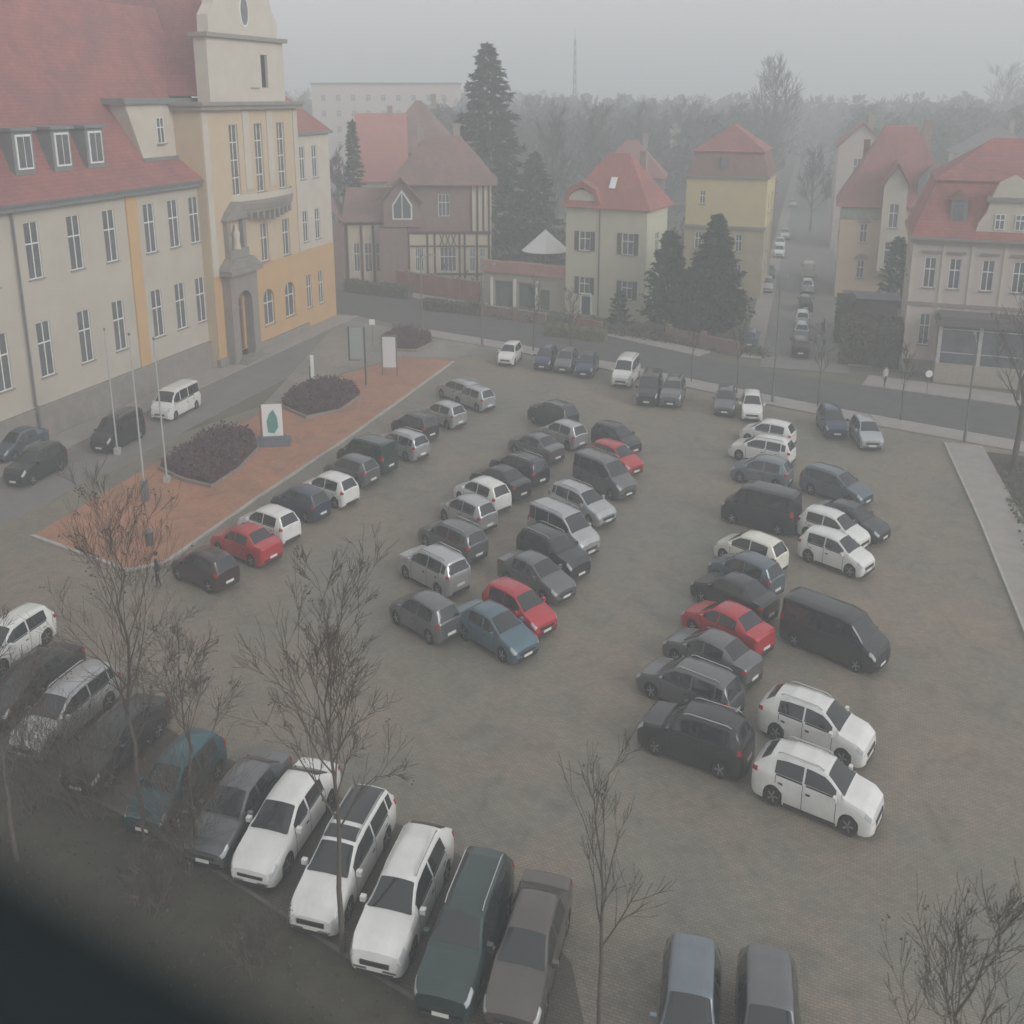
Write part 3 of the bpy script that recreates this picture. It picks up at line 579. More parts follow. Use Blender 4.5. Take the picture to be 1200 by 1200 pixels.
house_walls(bk, 0, 48, 0, 12, 0, 29.2, mat('pinkish panel render', (.56, .47, .42), .9, noise=.05), wl)
b = MB(); b.box((-.3, -.3, 29.2), (48.3, 12.3, 29.8)); b.build('roof', m_slate, bk)
plain_house('far_red_house', 'small house with muted red roof peeping left behind the lime villa', (14.5, 172, 0), -10, 12, 10, 12, 18.2, m_brownwall, m_tile, [(3, 8, 4, 10)], 'hip')
plain_house('rose_street_house', 'rose house with narrow red gable standing behind the turret house on the side street', (55.5, 168, 0), -16, 7.5, 12, 17.5, 21.5, m_rose, m_tile, [(2.6, 12, 3.9, 15.5)], 'y')
plain_house('rear_villa', 'red hipped roof of a villa behind the veranda house at the far right', (69, 128, 0), -20, 16, 12, 15, 22.5, m_rose, m_tile, [(3, 9, 4, 12)], 'hip')
plain_house('slate_roofed_house', 'grey roofed house among the trees beyond the turret house', (86, 190, 0), -16, 14, 12, 15, 20, m_palec, m_slate, [(3, 9, 4, 12), (8, 9, 9, 12)], 'hip')
plain_house('street_end_house', 'small brownish house left of the side street far beyond the yellow house', (43, 190, 0), -14, 8, 12, 10, 15, m_brownwall, m_tile3, [(3, 5, 4, 8)], 'hip')
# low shed with purple-grey roof in the hedge garden
sh = thing('shed', 'low garden shed with flat purple grey roof behind the clipped hedge', 'shed', (36.7, 104.5, 0), R(-18))
b = MB(); wallgrid(b, (0, 0), (5.4, 0), 0, 4.25, [(1, 1, 2, 3)], .1); wallgrid(b, (5.4, 0), (5.4, 4), 0, 4.25, []); wallgrid(b, (0, 4), (0, 0), 0, 4.25, []); b.build('wall', m_brownwall, sh)
b = MB(); b.box((-.3, -.3, 4.25), (5.7, 4.3, 4.45)); b.build('roof', mat('purple grey felt', (.12, .105, .13), .8, noise=.1), sh)
# walls and fences
def wall_thing(name, label, p, q, h, th, m, cap=None, cat='wall'):
    p = Vector((p[0], p[1], 0)); q = Vector((q[0], q[1], 0)); L = (q - p).length; an_ = math.atan2(q.y - p.y, q.x - p.x)
    t = thing(name, label, cat, p, an_); b = MB(); b.box((0, -th/2, 0), (L, th/2, h)); b.build('wall', m, t)
    if cap: b = MB(); b.box((-.05, -th/2 - .06, h), (L + .05, th/2 + .06, h + .12)); b.build('coping', cap, t)
    k = 0; b = None
    while k <= L:
        b = MB(); b.box((k - .25, -th/2 - .09, 0), (k + .25, th/2 + .09, h + .35)); b.build('pillar', m, t); k += 4.5
    return t
fo = [G(418, 335), G(562, 357)]
wall_thing('brick_wall', 'long red brick garden wall in front of the timbered villa', (fo[0].x + .4, fo[0].y + 1.5), (fo[1].x, fo[1].y + 1.5), 2.6, .35, m_redbrick, m_stone)
fo = [G(568, 372), G(640, 383)]
wall_thing('garden_wall', 'grey brown garden wall before the garages', (fo[0].x, fo[0].y + .8), (fo[1].x, fo[1].y + .8), 1.3, .3, m_brownwall, m_stone)
fo = [G(672, 386), G(706, 391)]
wall_thing('rust_red_wall', 'short rust red wall at the gate of the lime villa', (fo[0].x, fo[0].y + .8), (fo[1].x, fo[1].y + .8), 1.2, .3, m_redbrick)
fo = [G(785, 402), G(868, 420)]
wall_thing('dark_wall', 'low dark garden wall under the broad conifers', (fo[0].x, fo[0].y + 1.0), (fo[1].x, fo[1].y + 1.0), 1.5, .3, m_brownwall)
# ------------------------------------------------------------------ plants
m_bark = mat('grey brown bark', (.065, .056, .046), .9, color2=(.11, .095, .08), scale=5)
m_twig = mat('twig bark', (.09, .073, .06), .9)
def limb(b, p, d, L, r, lev, rnd, up, spread, nseg=4, taper=.55, kids=(4, 6), minr=.006, sides=(6, 5, 4, 3, 3)):
    pts = [p.copy()]; rs = [r]; q = p.copy(); dd = d.copy()
    for i in range(nseg):
        dd = (dd + Vector((rnd.gauss(0, .10), rnd.gauss(0, .10), rnd.gauss(0, .05) + up))).normalized()
        q = q + dd * (L / nseg); pts.append(q.copy()); rs.append(max(minr, r * (1 - (1 - taper) * (i + 1) / nseg)))
    b.tube(pts, rs, sides[min(lev, 4)], cap=(lev == 0))
    return pts, rs, dd
def grow(b, p, d, L, r, lev, maxlev, rnd, up, spread, kids, minr=.006, ratio=.62):
    pts, rs, dd = limb(b, p, d, L, r, lev, rnd, up, spread, 4 if lev < 3 else 3, .3, minr=minr)
    if lev >= maxlev:
        if minr < .01 and rnd.random() < .05:
            for c_ in range(4):
                q = pts[-1] + Vector((rnd.gauss(0, .05), rnd.gauss(0, .05), rnd.gauss(-.03, .05))); u = Vector((rnd.gauss(0, 1), rnd.gauss(0, 1), rnd.gauss(0, 1))).normalized(); v_ = u.orthogonal().normalized(); l = rnd.uniform(.02, .05)
                b.add([q - v_*l, q + u*l, q + v_*l, q - u*l], [(0, 1, 2, 3)])
        return
    n = rnd.randint(*kids)
    for k in range(n):
        t = rnd.uniform(.25, 1.0) * (len(pts) - 1); i = min(int(t), len(pts) - 2); f = t - i
        q = pts[i].lerp(pts[i+1], f); ax = (pts[i+1] - pts[i]).normalized()
        per = ax.orthogonal().normalized(); per.rotate(Matrix.Rotation(rnd.uniform(0, 6.28), 3, ax))
        a = rnd.uniform(.45, 1.0) * spread
        nd = (ax * math.cos(a) + per * math.sin(a)).normalized()
        grow(b, q, nd, L * ratio * rnd.uniform(.7, 1.15), max(minr, rs[i] * .6), lev + 1, maxlev, rnd, up, spread, kids, minr, ratio)
def bare_tree(label, loc, h, seed, trunk_r=.11, first=.3, n1=9, spread=.75, maxlev=3, kids=(4, 6), up=.10, L1=.32, cat='tree', group=None, minr=.007, lean=(0, 0), m1=None, m2=None, name='bare_tree'):
    rnd = random.Random(seed)
    t = thing(name, label, cat, (loc[0], loc[1], 0), 0, group)
    b = MB(); pts = []; rs = []; n = 9; q = Vector((0, 0, 0))
    for i in range(n + 1):
        f = i / n; pts.append(Vector((lean[0]*f*h + rnd.gauss(0, .012)*h*f, lean[1]*f*h + rnd.gauss(0, .012)*h*f, h * .92 * f))); rs.append(trunk_r * (1 - .88 * f) + (.05 * trunk_r if i == 0 else 0))
    b.tube(pts, rs, 8); b.build('trunk', m1 or m_bark, t, 60)
    b = MB()
    for k in range(n1):
        f = first + (1 - first) * (k + rnd.uniform(0, .8)) / n1; i = min(int(f * n), n - 1); q = pts[i].lerp(pts[i+1], f * n - i)
        a = k * 2.4 + rnd.uniform(-.4, .4); e = spread * rnd.uniform(.7, 1.1) * (1.15 - .5 * f)
        d = Vector((math.cos(a) * math.sin(e), math.sin(a) * math.sin(e), math.cos(e)))
        grow(b, q, d, h * L1 * (1.25 - .75 * f) * rnd.uniform(.8, 1.1), rs[i] * .55, 1, maxlev, rnd, up, spread, kids, minr)
    b.build('crown', m2 or m_twig, t, 60)
    return t
NG = 'bare young trees in the strip below the window'
bare_tree('bare tree on the left whose twigs cross the red paving, between dark cars', G(170, 985), 13.0, 11, .10, .33, 16, .62, 4, (3, 5), .10, .30, lean=(.0, .0), minr=.0055)
bare_tree('bare tree whose trunk crosses the dark-roofed white estate in the front row', G(402, 1118), 12.4, 5, .10, .38, 15, .62, 4, (3, 5), .10, .27)
bare_tree('bare tree with sparse crown right of the centre, trunk running off the bottom edge', G(702, 1283), 10.7, 23, .085, .45, 9, .55, 3, (3, 5), .10, .26, lean=(-.012, 0))
bare_tree('bare tree at the bottom right corner, only its forked crown in view', G(1092, 1450), 8.9, 31, .11, .35, 12, .6, 4, (3, 4), .10, .33, lean=(.015, 0))
bare_tree('low bare tree at the left edge in front of the dark cars', G(20, 1010), 8.6, 47, .09, .35, 12, .75, 4, (3, 5), .06, .32)
bare_tree('short bare tree with dense brown twigs above the teal car', G(232, 1010), 8.8, 53, .08, .45, 12, .75, 4, (3, 5), .06, .30)
# multi-stemmed bare shrubs in the strip
for i, (x, y, hh, lab) in enumerate(((225, 1010, 4.2, 'leafless brown shrub before the teal car'), (110, 960, 4.6, 'leafless brown shrub under the left bare tree'), (180, 1060, 1.7, 'low round shrub alone on the dark soil'), (300, 1130, 1.4, 'small shrub below the left silvery white saloon'), (40, 950, 4.0, 'leafless dark shrub before the pinkish silver estate'))):
    rnd = random.Random(70 + i); t = thing('bare_shrub', lab, 'shrub', G(x, y), 0)
    b = MB()
    for k in range(34):
        a = rnd.uniform(0, 6.28); e = rnd.uniform(.05, .6); d = Vector((math.cos(a)*math.sin(e), math.sin(a)*math.sin(e), math.cos(e)))
        grow(b, Vector((rnd.gauss(0, .25), rnd.gauss(0, .25), 0)), d, hh * .7, .014, 2, 4, rnd, .05, .7, (3, 5), .006)
    b.build('stems', m_twig, t)
# thin trees by the cross road
for i, (x, y, hh, lab) in enumerate(((625, 412, 7.5, 'thin bare tree right of the white car in the far row'), (668, 420, 7.0, 'thin bare tree above the dark small cars of the far row'), (810, 448, 7.5, 'thin bare tree behind the gap in the far row'), (863, 462, 8.5, 'thin bare tree left of the tall lamp post'), (958, 478, 7.5, 'thin bare tree on the kerb right of the tall lamp post'), (1055, 494, 6.5, 'thin bare tree opposite the veranda house steps'))):
    bare_tree(lab, G(x, y), hh, 100 + i, .07, .4, 10, .6, 3, (3, 5), .1, .25, minr=.012)
bare_tree('stout dark street tree cut by the right edge', G(1188, 548), 12.5, 140, .24, .3, 12, .7, 4, (3, 4), .08, .3, minr=.012)
bare_tree('thick bare street tree before the glazed veranda', G(1192, 470), 9.0, 141, .16, .3, 10, .7, 3, (4, 6), .08, .3, minr=.014)
# tall bare trees behind the houses
for i, (x, Y, hh, lab, n1, r) in enumerate(((905, 230, 32, 'tall bare tree standing over the far end of the side street', 20, .35), (955, 190, 15, 'bare tree on the right of the side street behind the turret house', 14, .25), (650, 175, 21, 'bare tree directly right of the giant spruce', 14, .28), (700, 190, 21, 'bare tree behind the roof of the lime villa', 14, .3), (745, 210, 21.5, 'bare tree left of the narrow white house', 14, .3), (1170, 330, 33, 'tall bare tree on the horizon near the right edge', 16, .35), (1205, 320, 33, 'tall bare tree on the horizon cut by the right edge', 16, .35), (625, 150, 15, 'small bare tree between the giant spruce and the lime villa', 12, .2), (1110, 240, 21, 'bare tree behind the roofs at the right', 12, .3), (850, 260, 21, 'bare tree behind the yellow house', 14, .3), (395, 160, 16, 'bare tree hidden beside the town hall end', 12, .25))):
    zc = Y * math.cos(TH) + (H - 12) * math.sin(TH); X = (x - 600) / F * zc
    bare_tree(lab, (X, Y), hh, 200 + i, r, .25, n1, .65, 3, (6, 8), .07, .30, minr=.045, m2=mat('hazy twig bark', (.08, .07, .062), .95))

# evergreens
def needle_mat(name, c1, c2): return mat(name, c1, .9, color2=c2, scale=.7)
m_fir = needle_mat('dark fir needles', (.022, .040, .030), (.05, .075, .05))
m_cyp = needle_mat('cypress scales', (.018, .035, .024), (.045, .068, .040))
def conifer(name, label, loc, h, r, seed, m, nb=160, per=26, dens=1.0, leaf=.5, droop=.25, shape=1.0, z0=.08):
    rnd = random.Random(seed); t = thing(name, label, 'conifer', (loc[0], loc[1], 0))
    b = MB(); b.tube([(0, 0, 0), (0, 0, h*.5), (0, 0, h*.97)], [h*.018, h*.011, .03], 7); b.build('trunk', m_bark, t, 60)
    b = MB()
    for k in range(nb):
        f = z0 + (1 - z0) * (k + rnd.random()) / nb; rr = r * (1 - f) ** shape * rnd.uniform(.55, 1.18) + .15
        a = k * 2.399 + rnd.gauss(0, .2); z = f * h
        dx, dy = math.cos(a), math.sin(a)
        for j in range(per):
            s_ = rnd.uniform(.12, 1) ** .7; x = rr * s_
            q = Vector((dx*x, dy*x, z - droop*x + .18*x*s_)) + Vector((rnd.gauss(0, .07*rr), rnd.gauss(0, .07*rr), rnd.gauss(0, .03*rr)))
            l = leaf * rnd.uniform(.6, 1.3); u = Vector((dx + rnd.gauss(0, .6), dy + rnd.gauss(0, .6), rnd.gauss(-.25, .4))).normalized(); v_ = u.orthogonal().normalized(); v_.rotate(Matrix.Rotation(rnd.uniform(0, 3.1), 3, u))
            b.add([q - v_*l*.32, q + u*l, q + v_*l*.32, q - u*l*.25], [(0, 1, 2, 3)])
    b.build('crown', m, t); return t
conifer('spruce_tree', 'giant dark spruce towering over everything behind the timbered villa', (-3.6, 146), 33.0, 9.6, 1, m_fir, 230, 50, leaf=.75, droop=.3, shape=.72, z0=.12)
conifer('spruce_tree', 'second dark spruce in front of the giant one, above the white parasol', (3.3, 141), 18, 6.2, 2, m_fir, 130, 40, leaf=.6, droop=.3, shape=.7)
conifer('spruce_tree', 'narrow pointed spruce rising behind the small outbuilding', (-23.4, 145), 22.3, 3.0, 3, m_fir, 150, 30, leaf=.55, shape=.9)
conifer('cypress_tree', 'broad dark conifer by the pavement left of the side street', (22.2, 104.5), 13.4, 3.9, 4, m_cyp, 260, 46, leaf=.5, droop=-.3, shape=.75, z0=.03)
conifer('cypress_tree', 'dark conifer touching the right corner of the lime villa', (17.6, 107.5), 11.2, 2.9, 5, m_cyp, 170, 40, leaf=.45, droop=-.3, shape=.6, z0=.03)
conifer('cypress_tree', 'low dark conifer between the two bigger ones by the kerb', (19.6, 104), 7.6, 2.6, 6, m_cyp, 120, 36, leaf=.4, droop=-.2, shape=.45, z0=.03)
conifer('cypress_tree', 'slim dark conifer by the wall of the apricot house', (47.2, 117.5), 9.2, 2.0, 7, m_cyp, 110, 34, leaf=.4, droop=-.25, shape=.5, z0=.03)
conifer('cypress_tree', 'small dark conifer before the front of the lime villa', (12.3, 108.6), 4.2, 1.4, 8, m_cyp, 60, 30, leaf=.28, droop=-.2, shape=.5, z0=.03)
def leaf_mass(b, pts_fn, n, leaf, rnd):
    for k in range(n):
        q = pts_fn(rnd); u = Vector((rnd.gauss(0, 1), rnd.gauss(0, 1), rnd.gauss(0, 1))).normalized(); v_ = u.orthogonal().normalized(); l = leaf * rnd.uniform(.6, 1.4)
        b.add([q - v_*l*.4, q + u*l*.6, q + v_*l*.4, q - u*l*.6], [(0, 1, 2, 3)])
def hedge(label, p, q, wdt, h, n, m, seed, leaf=.22, name='hedge'):
    p = Vector((p[0], p[1], 0)); q = Vector((q[0], q[1], 0)); d = q - p; L = d.length
    t = thing(name, label, 'hedge', p, math.atan2(d.y, d.x)); rnd = random.Random(seed)
    def fn(r):
        s_ = r.random(); x = r.uniform(0, L); a = r.choice((0, 1, 2, 2))
        if a == 0: return Vector((x, -wdt/2 + r.gauss(0, .07), r.uniform(0, h)))
        if a == 1: return Vector((x, wdt/2 + r.gauss(0, .07), r.uniform(0, h)))
        return Vector((x, r.uniform(-wdt/2, wdt/2), h + r.gauss(0, .09) + .06*h*math.sin(x*1.1)))
    b = MB(); leaf_mass(b, fn, n, leaf, rnd); b.box((.05, -wdt/2 + .08, 0), (L - .05, wdt/2 - .08, h - .1)); b.build('foliage', m, t)
    b = MB(); b.box((.2, -.1, 0), (L - .2, .1, h*.6)); b.build('stems', m_twig, t); return t
m_hedge = mat('dull hedge leaves', (.055, .062, .035), .9, color2=(.10, .095, .06), scale=1.2)
hedge('big square dark hedge block filling the garden left of the veranda house', (33.4, 95.5), (42.6, 91.8), 5.0, 4.1, 4600, m_hedge, 1, .38)
hedge('taller dark hedge at the corner of the side street', (35.6, 101), (37.2, 106), 1.6, 4.6, 1500, m_hedge, 2, .3)
a_, b_ = G(405, 343), G(480, 352); hedge('low green hedge along the road before the timbered villa', (a_.x, a_.y + .8), (b_.x, b_.y + .8), 1.1, 1.6, 1200, m_hedge, 3, .25)
a_, b_ = G(495, 365), G(565, 372); hedge('low hedge by the road in front of the brick wall', (a_.x, a_.y + 1.2), (b_.x, b_.y + 1.2), 1.2, 1.3, 1100, m_hedge, 4, .25)
a_, b_ = G(640, 396), G(712, 404); hedge('yellowish low hedge at the road below the lime villa', (a_.x, a_.y + 1.5), (b_.x, b_.y + 1.5), 1.2, 1.2, 1200, mat('yellowish leaves', (.16, .15, .07), .9, color2=(.11, .11, .06), scale=2), 5, .22)
# dark shrub carpets in the raised beds
m_berb = mat('purple barberry twigs', (.06, .036, .042), .95, color2=(.10, .055, .058), scale=3)
def bed(label, pts, seed):
    P = [Vector((p.x, p.y)) for p in px(pts)]; c = sum(P, Vector((0, 0))) / len(P)
    t = thing('flower_bed', label, 'flower bed', (c.x, c.y, 0)); L = [p - c for p in P]; n = len(L)
    b = MB()
    ar = sum(L[i].x*L[(i+1) % n].y - L[(i+1) % n].x*L[i].y for i in range(n)); 
    if ar < 0: L.reverse()
    inn = [p * .955 for p in L]
    for i in range(n):
        j = (i+1) % n; b.prism([L[i], L[j], inn[j], inn[i]], .05, .32)
    b.build('border', mat('worn bed border', (.24, .19, .165), .9, noise=.2, scale=2), t)
    b = MB(); b.prism(inn, .05, .3); b.build('soil', m_soil, t)
    rnd = random.Random(seed)
    def fn(r):
        i = r.randrange(n); j = (i+1) % n; a, d = r.random(), r.random()
        if a + d > 1: a, d = 1 - a, 1 - d
        p = inn[i]*a + inn[j]*d; return Vector((p.x, p.y, .3 + abs(r.gauss(.25, .2)) + .12*math.sin(p.x*1.7)*math.cos(p.y*1.3)))
    b = MB(); leaf_mass(b, fn, 6500, .19, rnd); o = b.build('shrubs', m_berb, t); o['kind'] = 'stuff'
bed('nearest dark purple shrub bed with a pale stone border on the red paving', [(185, 552), (225, 522), (262, 503), (298, 512), (304, 528), (280, 553), (248, 574), (215, 566)], 1)
bed('middle dark purple shrub bed beside the map board', [(328, 478), (345, 460), (380, 447), (415, 455), (424, 466), (398, 484), (358, 492)], 2)
bed('farthest small dark purple bed by the road', [(447, 403), (460, 392), (482, 388), (506, 396), (507, 404), (488, 413), (460, 412)], 3)
# woods on the horizon
rnd = random.Random(9); b = MB()
for k in range(1900):
    Y = rnd.uniform(215, 430); X = rnd.uniform(-.05, .62) * Y * 1.05 - 10
    if k % 5 == 0: X = rnd.uniform(-.5, .05) * Y; Y = rnd.uniform(330, 620)
    sx = (X - S0.x) - (Y - S0.y) * SD.x / SD.y
    if -6 < sx < 15 and Y < 330: continue
    h = rnd.uniform(15, 22.5) + (Y - 215) * .022; r = rnd.uniform(3.2, 5.5); bare = rnd.random() < .45
    for j in range(34):
        f = rnd.random() ** .6; rr = r * math.sqrt(max(.02, 1 - (f - .4) ** 2 / .4)) * rnd.random() ** .5; a = rnd.uniform(0, 6.28)
        q = Vector((X + rr*math.cos(a), Y + rr*math.sin(a), 3 + f*(h - 3)))
        u = Vector((rnd.gauss(0, .7), rnd.gauss(0, .7), rnd.gauss(0, 1))).normalized(); v_ = u.orthogonal().normalized(); l = rnd.uniform(1.0, 2.6)
        ww = l * (.12 if bare else .5)
        b.add([q - v_*ww, q + u*l, q + v_*ww, q - u*l], [(0, 1, 2, 3)], 1 if bare else 0)
o = b.build('woods', [mat('far evergreen foliage', (.022, .034, .026), .95, color2=(.04, .05, .035), scale=.1), mat('far bare twigs', (.07, .062, .055), .95)]); o['kind'] = 'stuff'
# ivy and scrub behind the far garden walls
rnd = random.Random(19); b = MB()
def sc(r):
    X = r.uniform(-32, 30); return Vector((X, 150 + r.gauss(0, 7) + abs(X) * .05, abs(r.gauss(0, 2.6))))
leaf_mass(b, sc, 9000, .8, rnd); o = b.build('garden_scrub', m_hedge); o['kind'] = 'stuff'
rnd = random.Random(21); b = MB()
def sc2(r):
    t_ = r.random(); p = G(570 + 330*t_, 372 + 50*t_); return Vector((p.x + r.gauss(0, .5), p.y + r.uniform(.5, 4), abs(r.gauss(0, .35))))
leaf_mass(b, sc2, 4500, .3, rnd); o = b.build('ground_cover', m_hedge); o['kind'] = 'stuff'
rnd = random.Random(22); b = MB()
poly = [(p.x, p.y - .3) for p in NOSE] + [(0, 4), (-22, 4), (-50, 20)]
def inside(x, y):
    c = False; n = len(poly)
    for i in range(n):
        (x1, y1), (x2, y2) = poly[i], poly[(i+1) % n]
        if (y1 > y) != (y2 > y) and x < (x2-x1)*(y-y1)/(y2-y1)+x1: c = not c
    return c
def sc3(r):
    while True:
        x, y = r.uniform(-40, 1), r.uniform(4, 37)
        if inside(x, y): return Vector((x, y, .05 + abs(r.gauss(0, .05))))
leaf_mass(b, sc3, 14000, .09, rnd); o = b.build('leaf_litter', mat('leaf litter', (.06, .052, .033), .95, color2=(.04, .048, .028), scale=1.5)); o['kind'] = 'stuff'
rnd = random.Random(24); b = MB()
def sc4(r):
    t_ = r.random(); p = G(1165 + 110*t_, 545 + 330*t_); s_ = r.uniform(0, 10); return Vector((p.x + s_, p.y + s_*.25, abs(r.gauss(0, .3))))
leaf_mass(b, sc4, 5000, .25, rnd); o = b.build('low_shrubbery', m_hedge); o['kind'] = 'stuff'
# ------------------------------------------------------------------ cars
def carpaint(name, c, metal=.35):
    return mat('car paint ' + name, c, .3, metal=metal, coat=.8, noise=.12, scale=1.1)
PAINT = dict(white=carpaint('white', (.64, .64, .625), 0), silver=carpaint('silver', (.42, .43, .44), .6), grey=carpaint('grey', (.13, .135, .14), .5),
             black=carpaint('black', (.022, .023, .025), .3), blue=carpaint('dark blue', (.03, .045, .085), .4), teal=carpaint('teal', (.022, .095, .115), .5),
             red=carpaint('red', (.42, .02, .03), .2), green=carpaint('dark green', (.025, .05, .045), .4), brown=carpaint('brown grey', (.10, .088, .08), .4),
             slate=carpaint('slate blue', (.10, .13, .16), .5), maroon=carpaint('maroon', (.04, .018, .02), .3), yellowish=carpaint('cream', (.66, .65, .58), 0), bluegrey=carpaint('blue grey', (.16, .19, .22), .5), steel=carpaint('steel blue', (.09, .15, .19), .5))
m_carglass = mat('car glass', (.018, .022, .024), .06, spec=.8)
m_tyre = mat('tyre rubber', (.02, .02, .02), .85); m_rim = mat('alloy rim', (.38, .38, .39), .35, metal=.8)
m_plastic = mat('black plastic', (.025, .025, .027), .55); m_chrome = mat('roof rail metal', (.6, .6, .6), .25, metal=.9)
m_head = mat('headlight lens', (.42, .44, .46), .12); m_tail = mat('tail light red', (.35, .012, .015), .25); m_plate = mat('number plate white', (.65, .65, .62), .5)
# kind: length, half width, top line (x, z), belt line, plan, cabin stations (rear glass low/high, roof front, cowl)
KINDS = {
 'hatch': dict(L=4.05, w=.87, top=[(-2.02,.55),(-1.98,.95),(-1.60,1.40),(-1.2,1.46),(-.2,1.49),(.35,1.43),(1.15,.98),(1.75,.82),(1.98,.66),(2.02,.45)],
   belt=[(-2.0,.93),(-1,.92),(1.15,.92),(1.75,.78),(2.0,.62)], cab=(-1.98,-1.60,.35,1.15), wx=(-1.25,1.28)),
 'sedan': dict(L=4.6, w=.90, top=[(-2.3,.5),(-2.26,.93),(-2.15,1.0),(-1.65,1.04),(-.95,1.40),(-.2,1.44),(.35,1.39),(1.2,.97),(2.0,.80),(2.25,.62),(2.3,.42)],
   belt=[(-2.25,.92),(-1,.94),(1.2,.92),(2.0,.76),(2.25,.58)], cab=(-1.65,-.95,.35,1.2), wx=(-1.35,1.40)),
 'wagon': dict(L=4.65, w=.91, top=[(-2.32,.5),(-2.28,.95),(-1.95,1.40),(-1.5,1.47),(-.2,1.48),(.4,1.42),(1.25,.98),(2.02,.81),(2.28,.62),(2.32,.42)],
   belt=[(-2.3,.94),(-1,.93),(1.25,.93),(2.0,.77),(2.3,.58)], cab=(-2.28,-1.95,.4,1.25), wx=(-1.35,1.42)),
 'suv': dict(L=4.5, w=.93, top=[(-2.25,.6),(-2.2,1.05),(-1.85,1.52),(-1.45,1.6),(-.2,1.61),(.4,1.54),(1.15,1.10),(1.95,1.0),(2.2,.78),(2.25,.5)],
   belt=[(-2.22,1.06),(-1,1.05),(1.1,1.05),(1.95,.94),(2.22,.72)], cab=(-2.2,-1.9,.4,1.1), wx=(-1.35,1.36)),
 'cross': dict(L=4.5, w=.93, top=[(-2.25,.6),(-2.22,1.0),(-1.98,1.2),(-1.6,1.42),(-.95,1.53),(-.1,1.55),(.45,1.48),(1.2,1.03),(1.85,.92),(2.16,.74),(2.25,.45)],
   belt=[(-2.22,1.01),(-1.2,1.0),(1.2,.96),(1.85,.86),(2.2,.64)], cab=(-1.98,-1.6,.45,1.2), wx=(-1.36,1.38)),
 'van': dict(L=4.6, w=.93, top=[(-2.3,.6),(-2.28,1.1),(-2.15,1.76),(-1.9,1.83),(0,1.84),(.7,1.75),(1.5,1.12),(2.05,.95),(2.27,.75),(2.3,.48)],
   belt=[(-2.28,1.06),(-1,1.05),(1.5,1.03),(2.05,.9),(2.27,.7)], cab=(-2.28,-2.15,.7,1.5), wx=(-1.4,1.45)),
 'bigvan': dict(L=5.2, w=.99, top=[(-2.6,.6),(-2.58,1.1),(-2.5,1.9),(-2.2,1.98),(.6,1.98),(1.2,1.88),(1.95,1.2),(2.4,1.02),(2.57,.8),(2.6,.5)],
   belt=[(-2.58,1.12),(-1,1.12),(1.95,1.1),(2.4,.96),(2.57,.75)], cab=(-2.58,-2.5,1.2,1.95), wx=(-1.6,1.65)),
}
def itp(tab, x):
    if x <= tab[0][0]: return tab[0][1]
    for (a, p), (c, q) in zip(tab, tab[1:]):
        if x <= c: return p + (q - p) * (x - a) / (c - a)
    return tab[-1][1]
class CarShape:
    def __init__(s, k):
        s.k = k; K = KINDS[k]; s.K = K; s.hl = K['L'] / 2; s.R = .36
    def sec(s, x):
        K = s.K; hl = s.hl; e = abs(x) / hl
        wf = 1 - .10 * max(0, (e - .72) / .28) ** 2 - (.14 * max(0, (e - .93) / .07) ** 2)
        w_ = K['w'] * wf; zt = itp(K['top'], x); bl = min(itp(K['belt'], x), zt - .02)
        c = K['cab']; zb = .155 if e < .9 else .155 + .12 * (e - .9) / .1
        for wx in K['wx']:
            if abs(x - wx) < s.R: zb = max(zb, .30 + math.sqrt(s.R ** 2 - (x - wx) ** 2) - .0)
        cabh = zt - bl; boxy = .12 if s.k in ('van', 'bigvan') else (.25 if s.k == 'cross' else .2)
        t = min(1, cabh / .45); wr = w_ - .05 - (boxy * t) if cabh > .12 else w_ - .09
        zmid = zb + (bl - zb) * .5 if zb < bl - .1 else bl - .05
        zb = min(zb, bl - .06)
        return [(w_ - .05, zb), (w_ - .012, min(zb + .1, bl - .05)), (w_, max(min(.55, bl - .04), zb + .02)), (w_ - .008, bl - .1 if bl - .1 > zb else bl - .03), (w_ - .05, bl),
                (wr, zt - .06 if cabh > .15 else zt - .012), (wr - .07, zt - .012), (wr * .5, zt + .012), (0, zt + .022)]
    def P(s, x, i, f, side, off=.0):
        a = s.sec(x); y = a[i][0] + (a[i+1][0] - a[i][0]) * f; z = a[i][1] + (a[i+1][1] - a[i][1]) * f
        dy, dz = a[i+1][0] - a[i][0], a[i+1][1] - a[i][1]; L = math.hypot(dy, dz) or 1
        return (x, side * (y + off * dz / L), z - off * dy / L)
CARMESH = {}
